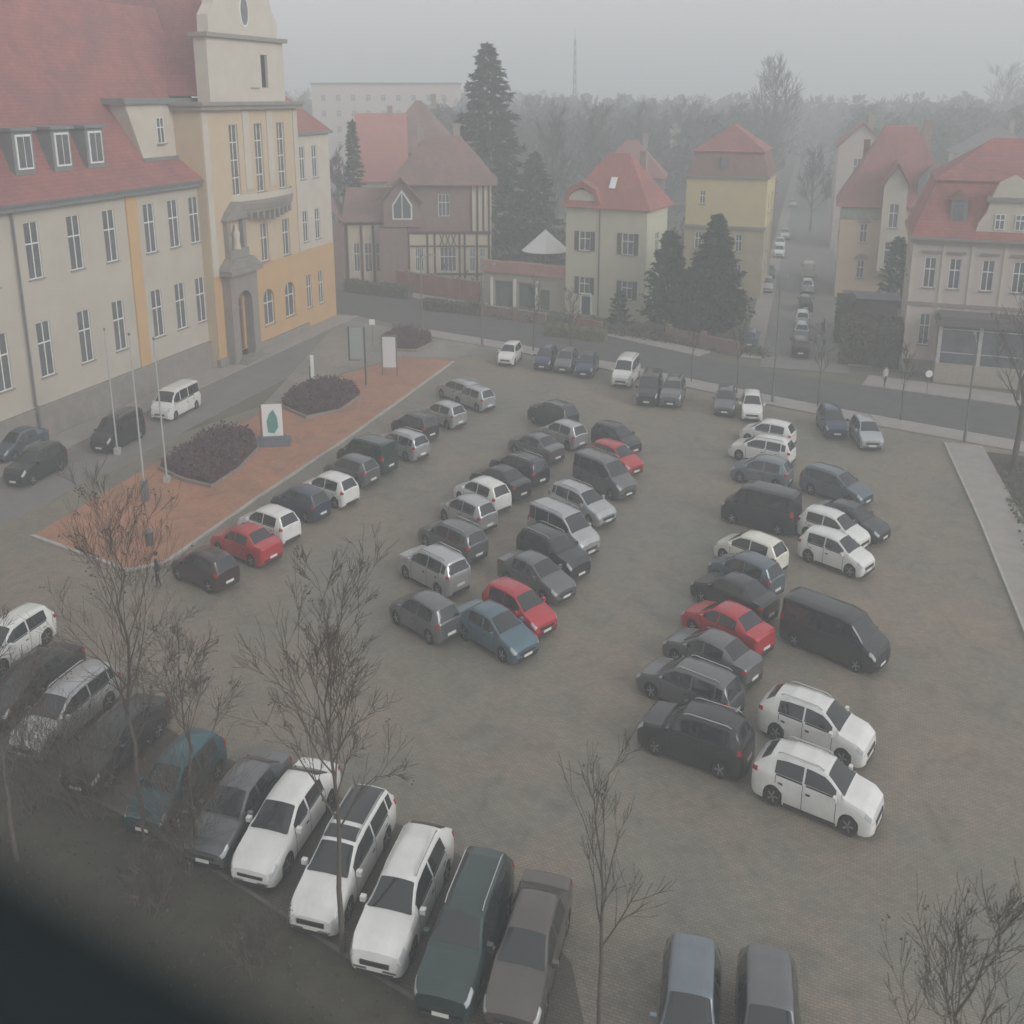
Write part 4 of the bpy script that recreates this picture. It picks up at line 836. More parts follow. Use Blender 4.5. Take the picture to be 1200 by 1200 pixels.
def car_meshes(k):
    if k in CARMESH: return CARMESH[k]
    S = CarShape(k); K = S.K; hl = S.hl; out = []
    xs = set([p[0] for p in K['top']] + [p[0] for p in K['belt'] if abs(p[0]) < hl] + [-hl, hl, -hl + .05, hl - .05, hl - .13, -hl + .13, hl-.3, -hl+.3])
    for wx in K['wx']:
        for j in range(-6, 7): xs.add(round(wx + S.R * math.sin(j * math.pi / 12) * .9999, 4))
        xs.add(wx - S.R - .01); xs.add(wx + S.R + .01)
    x = -hl
    while x < hl: xs.add(round(x, 3)); x += .22
    xs = sorted(v for v in xs if -hl - 1e-6 <= v <= hl + 1e-6); xs = [v for i, v in enumerate(xs) if i == 0 or v - xs[i-1] > .004]
    b = MB(); n = 9; ring = []
    for x in xs:
        a = S.sec(x); ring.append([(x, y, z) for y, z in a] + [(x, -y, z) for y, z in a[-2::-1]])
    V = [p for r in ring for p in r]; m_ = 2*n - 1; Fc = []
    for i in range(len(xs) - 1):
        for j in range(m_ - 1): Fc.append((i*m_+j, i*m_+j+1, (i+1)*m_+j+1, (i+1)*m_+j))
    Fc.append(tuple(range(m_-1, -1, -1))); Fc.append(tuple((len(xs)-1)*m_ + j for j in range(m_)))
    b.add(V, Fc)
    def strip_(x0, x1, i0, f0, i1, f1, side, off=.003):
        pos = [(i0, f0)] + [(i, 1.0) for i in range(i0, i1)] + [(i1, f1)]; nx = max(1, int(abs(x1 - x0) / .25)); V = []
        for q in range(nx + 1): V += [S.P(x0 + (x1 - x0) * q / nx, i, f, side, off) for i, f in pos]
        m2 = len(pos); Fs = []
        for q in range(nx):
            for j in range(m2 - 1):
                f = (q*m2+j, q*m2+j+1, (q+1)*m2+j+1, (q+1)*m2+j); Fs.append(f if side > 0 else f[::-1])
        b.add(V, Fs, 1)
    cc = K['cab']; fe = cc[2] + (cc[3] - cc[2]) * .62; md = (cc[1] + .25 + cc[2]) / 2 + .16
    for side in (1, -1):
        for xx in (fe, md, md - 1.0):
            strip_(xx - .011, xx + .011, 0, .5, 3, 1.0, side)
        strip_(K['wx'][0] + .42, K['wx'][1] - .42, 0, .1, 0, 1.0, side, .006)
        strip_(md + .1, fe - .02, 4, .0, 4, .10, side, .004); strip_(md - 1.0, md - .02, 4, .0, 4, .10, side, .004)
        for xx in (md + .13, md - .88): strip_(xx, xx + .16, 2, .62, 2, .82, side, .02)
    out.append(('body', b, None, 32))
    b = MB(); b.box((-hl + .12, -K['w'] + .24, .2), (hl - .12, K['w'] - .24, .62)); out.append(('underbody', b, m_plastic, None))
    c0, c1, c2, c3 = K['cab']
    def patch(x0, x1, i0, f0, i1, f1, side, off, nx=5):
        """patch of the body surface between section positions"""
        pos = [(i0, f0)] + [(i, 1.0) for i in range(i0, i1)] + [(i1, f1)]
        b = MB(); V = []; 
        for q in range(nx + 1):
            x = x0 + (x1 - x0) * q / nx
            V += [S.P(x, i, f, side, off) for i, f in pos]
        m2 = len(pos); Fs = []
        for q in range(nx):
            for j in range(m2 - 1):
                f = (q*m2+j, q*m2+j+1, (q+1)*m2+j+1, (q+1)*m2+j); Fs.append(f if side > 0 else f[::-1])
        b.add(V, Fs); return b
    def across(x0, x1, off, nx=4, shrink=.9):
        b = MB(); V = []; h = 1 if x1 > x0 else -1
        for q in range(nx + 1):
            x = x0 + (x1 - x0) * (.06 + .86 * q / nx); a = S.sec(x)
            pts = [(a[5][0]*shrink, a[5][1] + .03), (a[6][0]*shrink, a[6][1] + .006), (a[7][0], a[7][1]), (0, a[8][1])]
            pts = pts + [(-y, z) for y, z in pts[-2::-1]]
            V += [(x + off*h*.6*(-1 if x1 > x0 else 1) * (-1), y, z + off) for y, z in pts]
        m2 = 7; Fs = []
        for q in range(nx):
            for j in range(m2 - 1):
                f = (q*m2+j, q*m2+j+1, (q+1)*m2+j+1, (q+1)*m2+j); Fs.append(f if x1 > x0 else f[::-1])
        b.add(V, Fs); return b
    out.append(('windshield', across(c2, c3, .014), m_carglass, None)); 
    bk = across(c0, c1, .016) if k not in () else None
    out.append(('rear_window', across(c1, c0, .016), m_carglass, None))
    front_end = c2 + (c3 - c2) * .55; mid = (c1 + .25 + c2) / 2 + .15; r0 = c1 - (c1 - c0) * .25 + .12
    cuts = [(mid + .05, front_end), (max(r0, mid - 1.05), mid - .03)]
    if mid - 1.05 - r0 > .3: cuts.append((r0, mid - 1.12))
    if k == 'bigvan': cuts = [(.75, front_end), (-.5, .65), (-2.3, -.6)]
    for side in (1, -1):
        for (a_, e_) in cuts: out.append(('side_window', patch(a_, e_, 4, .12, 4, .9, side, .007), m_carglass, None))
        out.append(('headlight', patch(hl - .34, hl - .05, 3, .15, 4, .9, side, .009, 4), m_head, None))
        out.append(('taillight', patch(-hl + .045, -hl + .26, 3, .0, 4, .25, side, .009, 3), m_tail, None))
        b = MB(); mxx = c2 + (c3 - c2) * .5; zz = itp(K['belt'], mxx); b.box((mxx, side*(K['w'] + .0) - .0 if side > 0 else -K['w'] - .19, zz), (mxx + .13, K['w'] + .19 if side > 0 else -K['w'], zz + .14)); out.append(('mirror', b, 'paint', None))
        if k in ('wagon', 'suv', 'van', 'cross'):
            zr = itp(K['top'], -.5); y = S.sec(-.5)[6][0]; b = MB(); b.tube([(c1 + .25, side*y, zr - .0), (c1 + .4, side*y, zr + .05), (c2 - .3, side*y, zr + .04), (c2 - .1, side*y, zr - .03)], [.022]*4, 5); out.append(('roof_rail', b, m_chrome, None))
    yl = S.sec(-hl)[2][0]
    zt = min(itp(K['top'], -hl), .6); b = MB(); b.box((-hl - .012, -.26, .52 if k in ('suv','van','bigvan') else .42), (-hl + .02, .26, .63 if k in ('suv','van','bigvan') else .53)); out.append(('number_plate', b, m_plate, None))
    b = MB(); b.box((hl - .03, -.26, .33), (hl + .014, .26, .43)); out.append(('number_plate', b, m_plate, None))
    b = MB(); b.box((hl - .05, -.48, .44), (hl + .008, .48, .56 if k != 'sedan' else .52)); b.box((hl - .06, -.62, .21), (hl + .006, .62, .31)); out.append(('grille', b, m_plastic, None))
    b = MB(); b.box((-hl - .006, -.6, .22), (-hl + .06, .6, .36)); out.append(('rear_bumper', b, m_plastic, None))
    wl = []
    for wx in K['wx']:
        for side in (1, -1):
            y0 = side * (K['w'] - .24); y1 = side * (K['w'] - .015)
            b = MB(); nn = 20; pr = [(.20, y1 - side*.01), (.29, y1), (.315, y1 - side*.03), (.315, y0)]; V = []; Fs = []
            for q in range(nn):
                a = 2*math.pi*q/nn
                for r_, y in pr: V.append((r_*math.cos(a), y - side*(K['w'] - .1), r_*math.sin(a)))
            for q in range(nn):
                for j in range(3):
                    f = (q*4+j, ((q+1) % nn)*4+j, ((q+1) % nn)*4+j+1, q*4+j+1); Fs.append(f if side < 0 else f[::-1])
            b.add(V, Fs); r = MB(); yr = (y1 - side*.03) - side*(K['w'] - .1)
            r.add([(.2*math.cos(2*math.pi*q/nn), yr, .2*math.sin(2*math.pi*q/nn)) for q in range(nn)], [tuple(range(nn)) if side < 0 else tuple(range(nn-1, -1, -1))])
            for q in range(5):
                a = 2*math.pi*q/5; d = Vector((math.cos(a), 0, math.sin(a))); t_ = Vector((-math.sin(a), 0, math.cos(a))) * .028
                c = Vector((0, yr + side*.016, 0)); p = [c + t_, c - t_, c - t_ + d*.195, c + t_ + d*.195]; r.add(p, [(0, 1, 2, 3) if side > 0 else (3, 2, 1, 0)], 1)
            wl.append(((wx, side*(K['w'] - .1), .315), b, r))
    # real meshes
    res = []
    for nm, b, m, sm in out:
        o = b.build(nm, [m_plastic, m_plastic] if nm == 'body' else (m if m and m != 'paint' else m_plastic), None, sm if sm else (180 if nm in ('windshield', 'rear_window') else None)); res.append((nm, o.data, m)); bpy.data.objects.remove(o)
    wr = []
    for loc, b, r in wl:
        o = b.build('wheel', m_tyre, None, 40); o2 = r.build('rim', [m_plastic, m_rim], None); wr.append((loc, o.data, o2.data)); bpy.data.objects.remove(o); bpy.data.objects.remove(o2)
    CARMESH[k] = (res, wr); return CARMESH[k]
ZS = 1.32
def car(k, p, ang, paint, label, group, name=None, sx=1.0, sy=1.0, sz=1.0, roof=None, cat='car', detail=True):
    res, wr = car_meshes(k)
    t = thing(name or {'hatch': 'hatchback', 'sedan': 'sedan', 'wagon': 'estate_car', 'suv': 'suv', 'cross': 'estate_car', 'van': 'van', 'bigvan': 'van'}[k], label, cat, (p[0], p[1], p[2]), R(ang), group)
    t.scale = (sx, sy, ZS * sz)
    for nm, me, m in res:
        if not detail and nm in ('number_plate', 'grille', 'rear_bumper', 'mirror', 'roof_rail'): continue
        o = bpy.data.objects.new(nm, me); col.objects.link(o); o.parent = t
        if m is None or m == 'paint': o.material_slots[0].link = 'OBJECT'; o.material_slots[0].material = PAINT[paint]
    for loc, a, r in wr:
        o = bpy.data.objects.new('wheel', a); col.objects.link(o); o.parent = t; o.location = loc
        q = bpy.data.objects.new('rim', r); col.objects.link(q); q.parent = o
    if roof:
        K = KINDS[k]; S = CarShape(k); c = K['cab']; b = MB(); V = []; N = 6
        for q in range(N + 1):
            x = c[1] + .05 + (c[2] - c[1] - .1) * q / N; a = S.sec(x); V += [(x, y, z + .006) for y, z in a[6:]] + [(x, -y, z + .006) for y, z in a[-2:5:-1]]
        m2 = len(V) // (N + 1); b.add(V, [(q*m2+j, q*m2+j+1, (q+1)*m2+j+1, (q+1)*m2+j) for q in range(N) for j in range(m2 - 1)]); b.build('roof_panel', roof, t, 180)
    return t
CARS = [
 # x, y of the car's middle at mid height in the photograph; kind; heading; paint; label; group key
 # row below the window
 (12, 752, 'hatch', -107, 'white', 'white car cut by the left edge, first of the row below the window', 'A', {}),
 (38, 800, 'sedan', -107, 'black', 'black car between the white car at the left edge and the pinkish silver one', 'A', {}),
 (78, 832, 'wagon', -107, 'silver', 'pinkish silver estate with dark windows near the left edge', 'A', {}),
 (138, 868, 'sedan', -106, 'black', 'black car under the left bare tree, beside the silver estate', 'A', {}),
 (208, 915, 'hatch', -106, 'teal', 'teal hatchback behind bare twigs in the row below the window', 'A', {}),
 (282, 942, 'sedan', -106, 'grey', 'dark grey saloon between the teal hatchback and the white saloon', 'A', {}),
 (338, 958, 'sedan', -106, 'white', 'silvery white saloon left of the central bare trunk', 'A', {}),
 (405, 1003, 'wagon', -105, 'white', 'silvery white estate with a dark roof, crossed by the central bare trunk', 'A', dict(roof='dark')),
 (475, 1045, 'cross', -105, 'white', 'brightest white estate car in the foreground row', 'A', {}),
 (548, 1088, 'suv', -105, 'green', 'very dark green off-roader right of the bright white estate', 'A', {}),
 (622, 1108, 'sedan', -105, 'brown', 'brownish grey saloon next to the dark green off-roader', 'A', {}),
 (808, 1180, 'hatch', -103, 'bluegrey', 'blue grey car cut by the bottom edge', 'A', {}),
 (900, 1195, 'hatch', -103, 'grey', 'dark grey car at the bottom edge, rightmost of the row below the window', 'A', {}),
 # row along the red island
 (240, 662, 'hatch', 146, 'maroon', 'dark maroon-black hatchback at the near end of the island row', 'B', {}),
 (288, 634, 'sedan', 146, 'red', 'red car between the dark hatchback and the white hatchback of the island row', 'B', {}),
 (315, 611, 'hatch', 146, 'white', 'small white hatchback showing its rear, third in the island row', 'B', {}),
 (352, 586, 'hatch', 146, 'blue', 'dark blue car fourth in the island row', 'B', {}),
 (386, 570, 'hatch', 146, 'white', 'white hatchback fifth in the island row, beyond the dark blue car', 'B', {}),
 (412, 548, 'hatch', 146, 'grey', 'grey car just past the white hatchback of the island row', 'B', {}),
 (430, 530, 'van', 146, 'green', 'dark green van in the middle of the island row', 'B', {}),
 (470, 518, 'wagon', 140, 'silver', 'silver estate right of the dark green van in the island row', 'B', {}),
 (486, 497, 'hatch', 138, 'black', 'black car between two silver ones in the island row', 'B', {}),
 (520, 483, 'hatch', 136, 'silver', 'silver hatchback near the far end of the island row', 'B', {}),
 (538, 456, 'wagon', 132, 'silver', 'silver estate last but one at the far end of the island row', 'B', {}),
 (556, 464, 'hatch', 132, 'silver', 'small silver car ending the island row', 'B', {}),
 # middle pair of rows
 (508, 662, 'suv', 135, 'silver', 'silver off-roader at the near end of the middle left row', 'C', {}),
 (498, 716, 'hatch', 135, 'grey', 'dark grey car nearest the camera in the middle left row', 'C', {}),
 (530, 628, 'wagon', 135, 'grey', 'grey estate behind the silver off-roader', 'C', {}),
 (548, 597, 'hatch', 135, 'silver', 'silver hatchback third from the near end of the middle left row', 'C', {}),
 (565, 576, 'hatch', 135, 'white', 'white hatchback in the heart of the middle left row', 'C', {}),
 (586, 562, 'sedan', 134, 'black', 'black saloon past the white hatchback of the middle left row', 'C', {}),
 (608, 546, 'wagon', 134, 'black', 'black estate with a pale roof rail in the middle left row', 'C', {}),
 (628, 522, 'sedan', 133, 'grey', 'grey saloon in the far half of the middle left row', 'C', {}),
 (660, 506, 'hatch', 132, 'silver', 'bright silver car near the far end of the middle left row', 'C', {}),
 (648, 484, 'suv', 132, 'black', 'black off-roader at the far end of the middle left row', 'C', {}),
 (580, 735, 'sedan', -46, 'steel', 'steel blue saloon at the near end of the middle right row', 'D', {}),
 (608, 710, 'hatch', -46, 'red', 'red hatchback behind the steel blue saloon', 'D', {}),
 (628, 672, 'sedan', -46, 'grey', 'grey saloon beyond the red hatchback of the middle right row', 'D', {}),
 (648, 645, 'suv', -47, 'black', 'black off-roader in the middle right row', 'D', {}),
 (660, 618, 'van', -47, 'silver', 'silver van in the middle right row', 'D', {}),
 (682, 588, 'wagon', -48, 'silver', 'silver estate with roof rails in the middle right row', 'D', {}),
 (708, 555, 'van', -49, 'grey', 'dark grey van in the far half of the middle right row', 'D', {}),
 (722, 535, 'hatch', -50, 'red', 'dull red car in the far half of the middle right row', 'D', {}),
 (722, 512, 'hatch', -50, 'black', 'black hatchback at the far end of the middle right row', 'D', {}),
 # right pair of rows
 (815, 858, 'suv', 149, 'black', 'large black off-roader with a red rear lamp, nearest in the right-hand double row', 'E', dict(sz=1.03, sx=1.0)),
 (808, 800, 'wagon', 141, 'grey', 'dark grey estate with a bright roof rail behind the large black off-roader', 'E', {}),
 (834, 764, 'sedan', 136, 'grey', 'dark grey saloon next to the bright red car', 'E', {}),
 (852, 730, 'sedan', 132, 'red', 'bright red saloon in the right-hand double row', 'E', {}),
 (860, 694, 'sedan', 132, 'black', 'dark saloon with a silvery roof line behind the bright red one', 'E', {}),
 (874, 668, 'hatch', 133, 'slate', 'slate grey hatchback between the dark saloon and the cream roofed car', 'E', {}),
 (880, 643, 'hatch', 136, 'yellowish', 'cream white car with pale yellow roof in the right-hand double row', 'E', {}),
 (892, 592, 'bigvan', 146, 'black', 'big black van in the left column of the right-hand double row', 'E', dict(sx=.9)),
 (893, 550, 'hatch', 148, 'bluegrey', 'blue grey car behind the big black van', 'E', {}),
 (893, 525, 'wagon', 148, 'white', 'white estate, nearer of two white cars at the far end of the right-hand rows', 'E', {}),
 (900, 506, 'hatch', 148, 'white', 'white hatchback, last of the right-hand double row before the lone white car', 'E', {}),
 (958, 918, 'cross', -34, 'white', 'large white estate showing its whole side, nearest in the right column', 'F', dict(sz=1.04, sx=1.02)),
 (957, 845, 'cross', -36, 'white', 'white estate half hidden, tucked behind the large white one of the right column', 'F', dict(sz=1.0)),
 (978, 735, 'bigvan', -44, 'black', 'big black passenger van alone in the middle of the right column', 'F', dict(sx=.95, sz=.92)),
 (980, 644, 'hatch', -46, 'white', 'white hatchback just beyond the big black passenger van', 'F', {}),
 (977, 618, 'hatch', -46, 'white', 'white hatchback with its nose behind the other, second beyond the passenger van', 'F', {}),
 (996, 608, 'sedan', -46, 'black', 'black saloon beside the white hatchbacks of the right column', 'F', {}),
 (980, 567, 'wagon', -48, 'slate', 'dark slate estate at the far end of the right column', 'F', {}),
 # row by the cross road
 (598, 413, 'hatch', -105, 'white', 'white hatchback leftmost in the row at the cross road', 'G', {}),
 (640, 418, 'hatch', -105, 'blue', 'dark blue car second in the row at the cross road', 'G', {}),
 (664, 421, 'hatch', -105, 'grey', 'grey car between two blue ones at the cross road', 'G', {}),
 (688, 426, 'hatch', -105, 'blue', 'blue car left of the white van at the cross road', 'G', {}),
 (734, 433, 'van', -110, 'white', 'white van in the row at the cross road', 'G', {}),
 (762, 453, 'van', -106, 'black', 'black van directly right of the white van', 'G', {}),
 (789, 457, 'suv', -106, 'grey', 'dark grey off-roader second to the right of the white van', 'G', {}),
 (850, 468, 'hatch', -104, 'grey', 'grey car left of the lone white car near the lamp post', 'G', {}),
 (881, 474, 'hatch', -102, 'white', 'lone white car facing the camera at the foot of the tall lamp post', 'G', {}),
 (975, 492, 'hatch', -95, 'blue', 'dark blue car parked right of the lamp post by the road', 'G', {}),
 (1015, 505, 'hatch', -95, 'silver', 'silver car rightmost in the row by the cross road', 'G', {}),
 # along the town hall
 (206, 467, 'bigvan', -106, 'white', 'white and grey panel van parked at the town hall', 'H', dict(sx=.9, sz=.92)),
 (138, 503, 'van', -106, 'black', 'dark van in the middle of the cars along the town hall', 'H', {}),
 (42, 542, 'suv', -106, 'black', 'black off-roader nearest the left edge along the town hall', 'H', {}),
 (22, 518, 'sedan', -106, 'slate', 'slate car half behind the black off-roader by the plinth', 'H', {}),
 # side street
 (899, 333, 'hatch', -105, 'silver', 'silver car nearest on the left side of the side street', 'S', {}),
 (901, 318, 'hatch', -105, 'teal', 'teal car second on the left side of the side street', 'S', {}),
 (913, 294, 'hatch', -105, 'white', 'white car third on the left side of the side street', 'S', {}),
 (914, 285, 'hatch', -105, 'white', 'white car fourth on the left side of the side street', 'S', {}),
 (920, 274, 'hatch', -105, 'white', 'white car farthest on the left side of the side street', 'S', {}),
 (947, 315, 'van', 75, 'white', 'white van far up the right side of the side street', 'S', {}),
 (946, 334, 'hatch', 75, 'silver', 'silvery grey car behind the white van on the right side of the side street', 'S', {}),
 (944, 354, 'hatch', 75, 'black', 'black car in the middle of the right side of the side street', 'S', {}),
 (940, 372, 'hatch', 75, 'white', 'white hatchback on the right side of the side street', 'S', {}),
 (939, 386, 'hatch', 75, 'silver', 'silver hatchback behind the white one on the right side of the side street', 'S', {}),
 (938, 404, 'wagon', 75, 'maroon', 'dark maroon estate nearest the junction in the side street', 'S', {}),
 (879, 395, 'hatch', 75, 'slate', 'slate hatchback parked by the dark conifer at the junction', 'S', {}),
 (929, 238, 'hatch', -105, 'silver', 'tiny silver car far away up the side street', 'S', {}),
]
GR = dict(A='cars in the row below the window', B='cars along the red island', C='cars in the middle left row', D='cars in the middle right row', E='cars in the left column of the right-hand double row', F='cars in the right column of the right-hand double row', G='cars along the cross road', H='vehicles along the town hall', S='cars parked in the side street')
for (x, y, k, ang, paint, label, gk, kw) in CARS:
    kw = dict(kw)
    if gk == 'A' and y < 1150: kw.setdefault('sx', 1.17 if 300 < x < 600 else 1.1); kw.setdefault('sy', .98); y -= 4
    if kw.get('roof'): kw['roof'] = PAINT['black']
    z = KINDS[k]['top'][4][1] * ZS * .5
    p = G(x, y, z); p.z = .0 if gk not in 'S' else .03
    car(k, p, ang, paint, label, GR[gk], cat='van' if 'van' in k else 'car', **kw)
# ------------------------------------------------------------------ furniture, people, near ledge
def lamp_post(p, h, label, arm=1.6, ang=0, grp='street lamps'):
    t = thing('street_lamp', label, 'street lamp', (p[0], p[1], 0), R(ang), grp)
    b = MB(); b.tube([(0, 0, 0), (0, 0, 1.2), (0, 0, 1.21), (0, 0, h)], [.13, .12, .085, .055], 8); b.build('pole', m_pipe, t, 50)
    b = MB(); b.tube([(0, 0, h - .1), (arm*.5, 0, h + .15), (arm, 0, h + .2)], [.045, .04, .035], 6); b.build('arm', m_pipe, t, 50)
    b = MB(); b.add([(arm-.1, -.14, h+.16), (arm+.6, -.12, h+.18), (arm+.6, .12, h+.18), (arm-.1, .14, h+.16), (arm, -.1, h+.3), (arm+.5, -.07, h+.3), (arm+.5, .07, h+.3), (arm, .1, h+.3)], [(3,2,1,0),(4,5,6,7),(0,1,5,4),(1,2,6,5),(2,3,7,6),(3,0,4,7)]); b.build('lamp_head', m_lead, t)
    b = MB(); b.box((arm + .02, -.09, h + .135), (arm + .48, .09, h + .158)); b.build('lens', mat('lamp lens', (.6, .6, .58), .3), t)
    return t
lamp_post(G(905, 472), 10.6, 'tall dark lamp post at the kerb opposite the mouth of the side street', ang=60)
lamp_post(G(495, 392), 8.6, 'slim lamp post beside the farthest dark flower bed', ang=50)
lamp_post(G(565, 405), 8.4, 'slim lamp post on the pavement left of the white car in the far row', ang=50)
lamp_post(G(1130, 518), 8.0, 'lamp post at the near end of the right-hand footpath', ang=70)
def sign(p, h, label, plate, m, ang=0, z=None, name='traffic_sign'):
    t = thing(name, label, 'sign', (p[0], p[1], 0), R(ang))
    b = MB(); b.tube([(0, 0, 0), (0, 0, h)], [.035, .035], 6); b.build('post', m_pipe, t, 50)
    b = MB(); b.vprism(plate, -.06, -.04); b.build('plate', m, t); return t
circ = lambda r, z: [(r*math.cos(2*math.pi*k/16), z + r*math.sin(2*math.pi*k/16)) for k in range(16)]
m_blue = mat('sign blue', (.05, .12, .35), .5); m_signw = mat('sign white', (.7, .7, .68), .5)
sign(G(437, 405), 3.0, 'thin sign post with small white plate at the edge of the plaza', [(-.3, 2.3), (.3, 2.3), (.3, 2.9), (-.3, 2.9)], m_signw)
sign(G(1085, 470), 2.8, 'round white sign on a thin post before the veranda house', circ(.32, 2.5), m_signw)
# flag poles in front of the town hall
for (x, y, top, lab) in ((138, 532, 9.5, 'leftmost pale flagpole of three, nearest the parked dark van'), (171, 588, 11.3, 'flagpole with grey box at its foot beside the near bed'), (196, 566, 10.2, 'slender white flagpole standing at the corner of the near bed')):
    t = thing('flagpole', lab, 'flagpole', G(x, y), 0, 'flagpoles before the town hall')
    b = MB(); b.tube([(0, 0, 0), (0, 0, top)], [.075, .045], 8); b.build('pole', mat('pale flagpole paint', (.36, .37, .37), .6), t, 50)
    b = MB(); b.tube([(0, 0, top), (0, 0, top + .1), (0, 0, top + .2)], [.06, .1, .03], 8); b.build('finial', m_pipe, t, 50)
    b = MB(); b.box((-.2, -.2, 0), (.2, .2, .5 if x != 171 else 1.5)); b.build('base', m_pipe if x == 171 else m_kerb, t)
# map board on a stone base
t = thing('map_board', 'white board with teal town map on a dark stone base on the red paving', 'sign', G(321, 522), R(8))
b = MB(); b.box((-1.25, -.6, .1), (1.25, .6, .55)); b.box((-.9, -.4, .55), (.9, .4, .8)); b.build('base', mat('blue grey stone', (.12, .135, .16), .8, noise=.15), t)
b = MB(); b.box((-.75, -.08, .8), (.75, .08, 3.3)); b.build('panel', m_signw, t)
b = MB(); b.vprism([(-.35, 1.1), (.1, 1.0), (.42, 1.5), (.36, 2.3), (.1, 2.9), (-.2, 2.6), (-.42, 2.0)], -.1, -.084); b.build('map_print', mat('teal print', (.08, .26, .25), .6), t)
b = MB(); b.box((-.92, -.05, .7), (-.82, .05, 3.2)); b.build('frame', mat('rust red post', (.25, .07, .06), .6), t)
# other boards
t = thing('notice_board', 'plain white notice panel between two dark posts at the end of the island', 'sign', G(457, 441), R(-4))
b = MB(); b.box((-.62, -.05, .9), (.62, .05, 3.9)); b.build('panel', mat('blank white panel', (.66, .64, .66), .5), t)
for s_ in (-1, 1): b = MB(); b.box((s_*.7 - .05, -.05, .05), (s_*.7 + .05, .05, 3.9)); b.build('post', m_pipe, t)
b = MB(); b.box((-.75, -.08, 3.9), (.75, .08, 4.05)); b.build('cap', m_pipe, t)
t = thing('display_frame', 'empty dark steel display frame with two unequal posts on the plaza', 'sign', G(422, 452), R(-4))
b = MB(); b.box((.5, -.06, 0), (.62, .06, 5.6)); b.box((-.95, -.06, 2.4), (-.83, .06, 5.6)); b.build('post', mat('dark green steel', (.05, .075, .065), .5), t)
b = MB(); b.box((-.83, -.04, 2.4), (.1, .04, 2.5)); b.build('rail', m_pipe, t)
b = MB(); b.box((-.8, -.012, 2.6), (.45, .012, 5.5)); b.build('panel', mat('pale grey glass', (.32, .35, .34), .25), t)
t = thing('information_post', 'narrow white and green information post behind the middle bed', 'sign', G(367, 452), R(10))
b = MB(); b.box((-.16, -.1, 0), (.16, .1, 2.9)); b.build('panel', m_signw, t); b = MB(); b.box((-.3, -.08, 0), (-.17, .08, 1.9)); b.build('post', mat('dark green steel', (.05, .075, .065), .5), t)
t = thing('litter_bin', 'small dark litter bin at the kerb behind the dark car of the island row', 'bin', G(176, 640), 0)
b = MB(); b.tube([(0, 0, .1), (0, 0, .95)], [.22, .26], 10); b.build('bin', m_shut, t, 40); b = MB(); b.tube([(0, 0, .96), (0, 0, 1.1)], [.29, .12], 10); b.build('lid', m_pipe, t, 40)
# radio mast on the horizon
t = thing('radio_mast', 'thin radio mast far away above the woods', 'mast', (20.5, 330, 0))
b = MB()
for k in range(3):
    a = 2.1*k; b.tube([(1.1*math.cos(a), 1.1*math.sin(a), 0), (.25*math.cos(a), .25*math.sin(a), 43)], [.16, .1], 4)
b.build('legs', m_pipe, t)
b = MB()
for z in range(2, 42, 3):
    r = 1.1 - .85*z/43
    for k in range(3): a = 2.1*k; c = 2.1*(k+1); b.tube([(r*math.cos(a), r*math.sin(a), z), (r*math.cos(c), r*math.sin(c), z + 2.4)], [.07, .07], 3)
b.build('lattice', m_pipe, t); b = MB(); b.tube([(0, 0, 42.5), (0, 0, 46.5)], [.12, .05], 5); b.build('antenna', m_pipe, t)

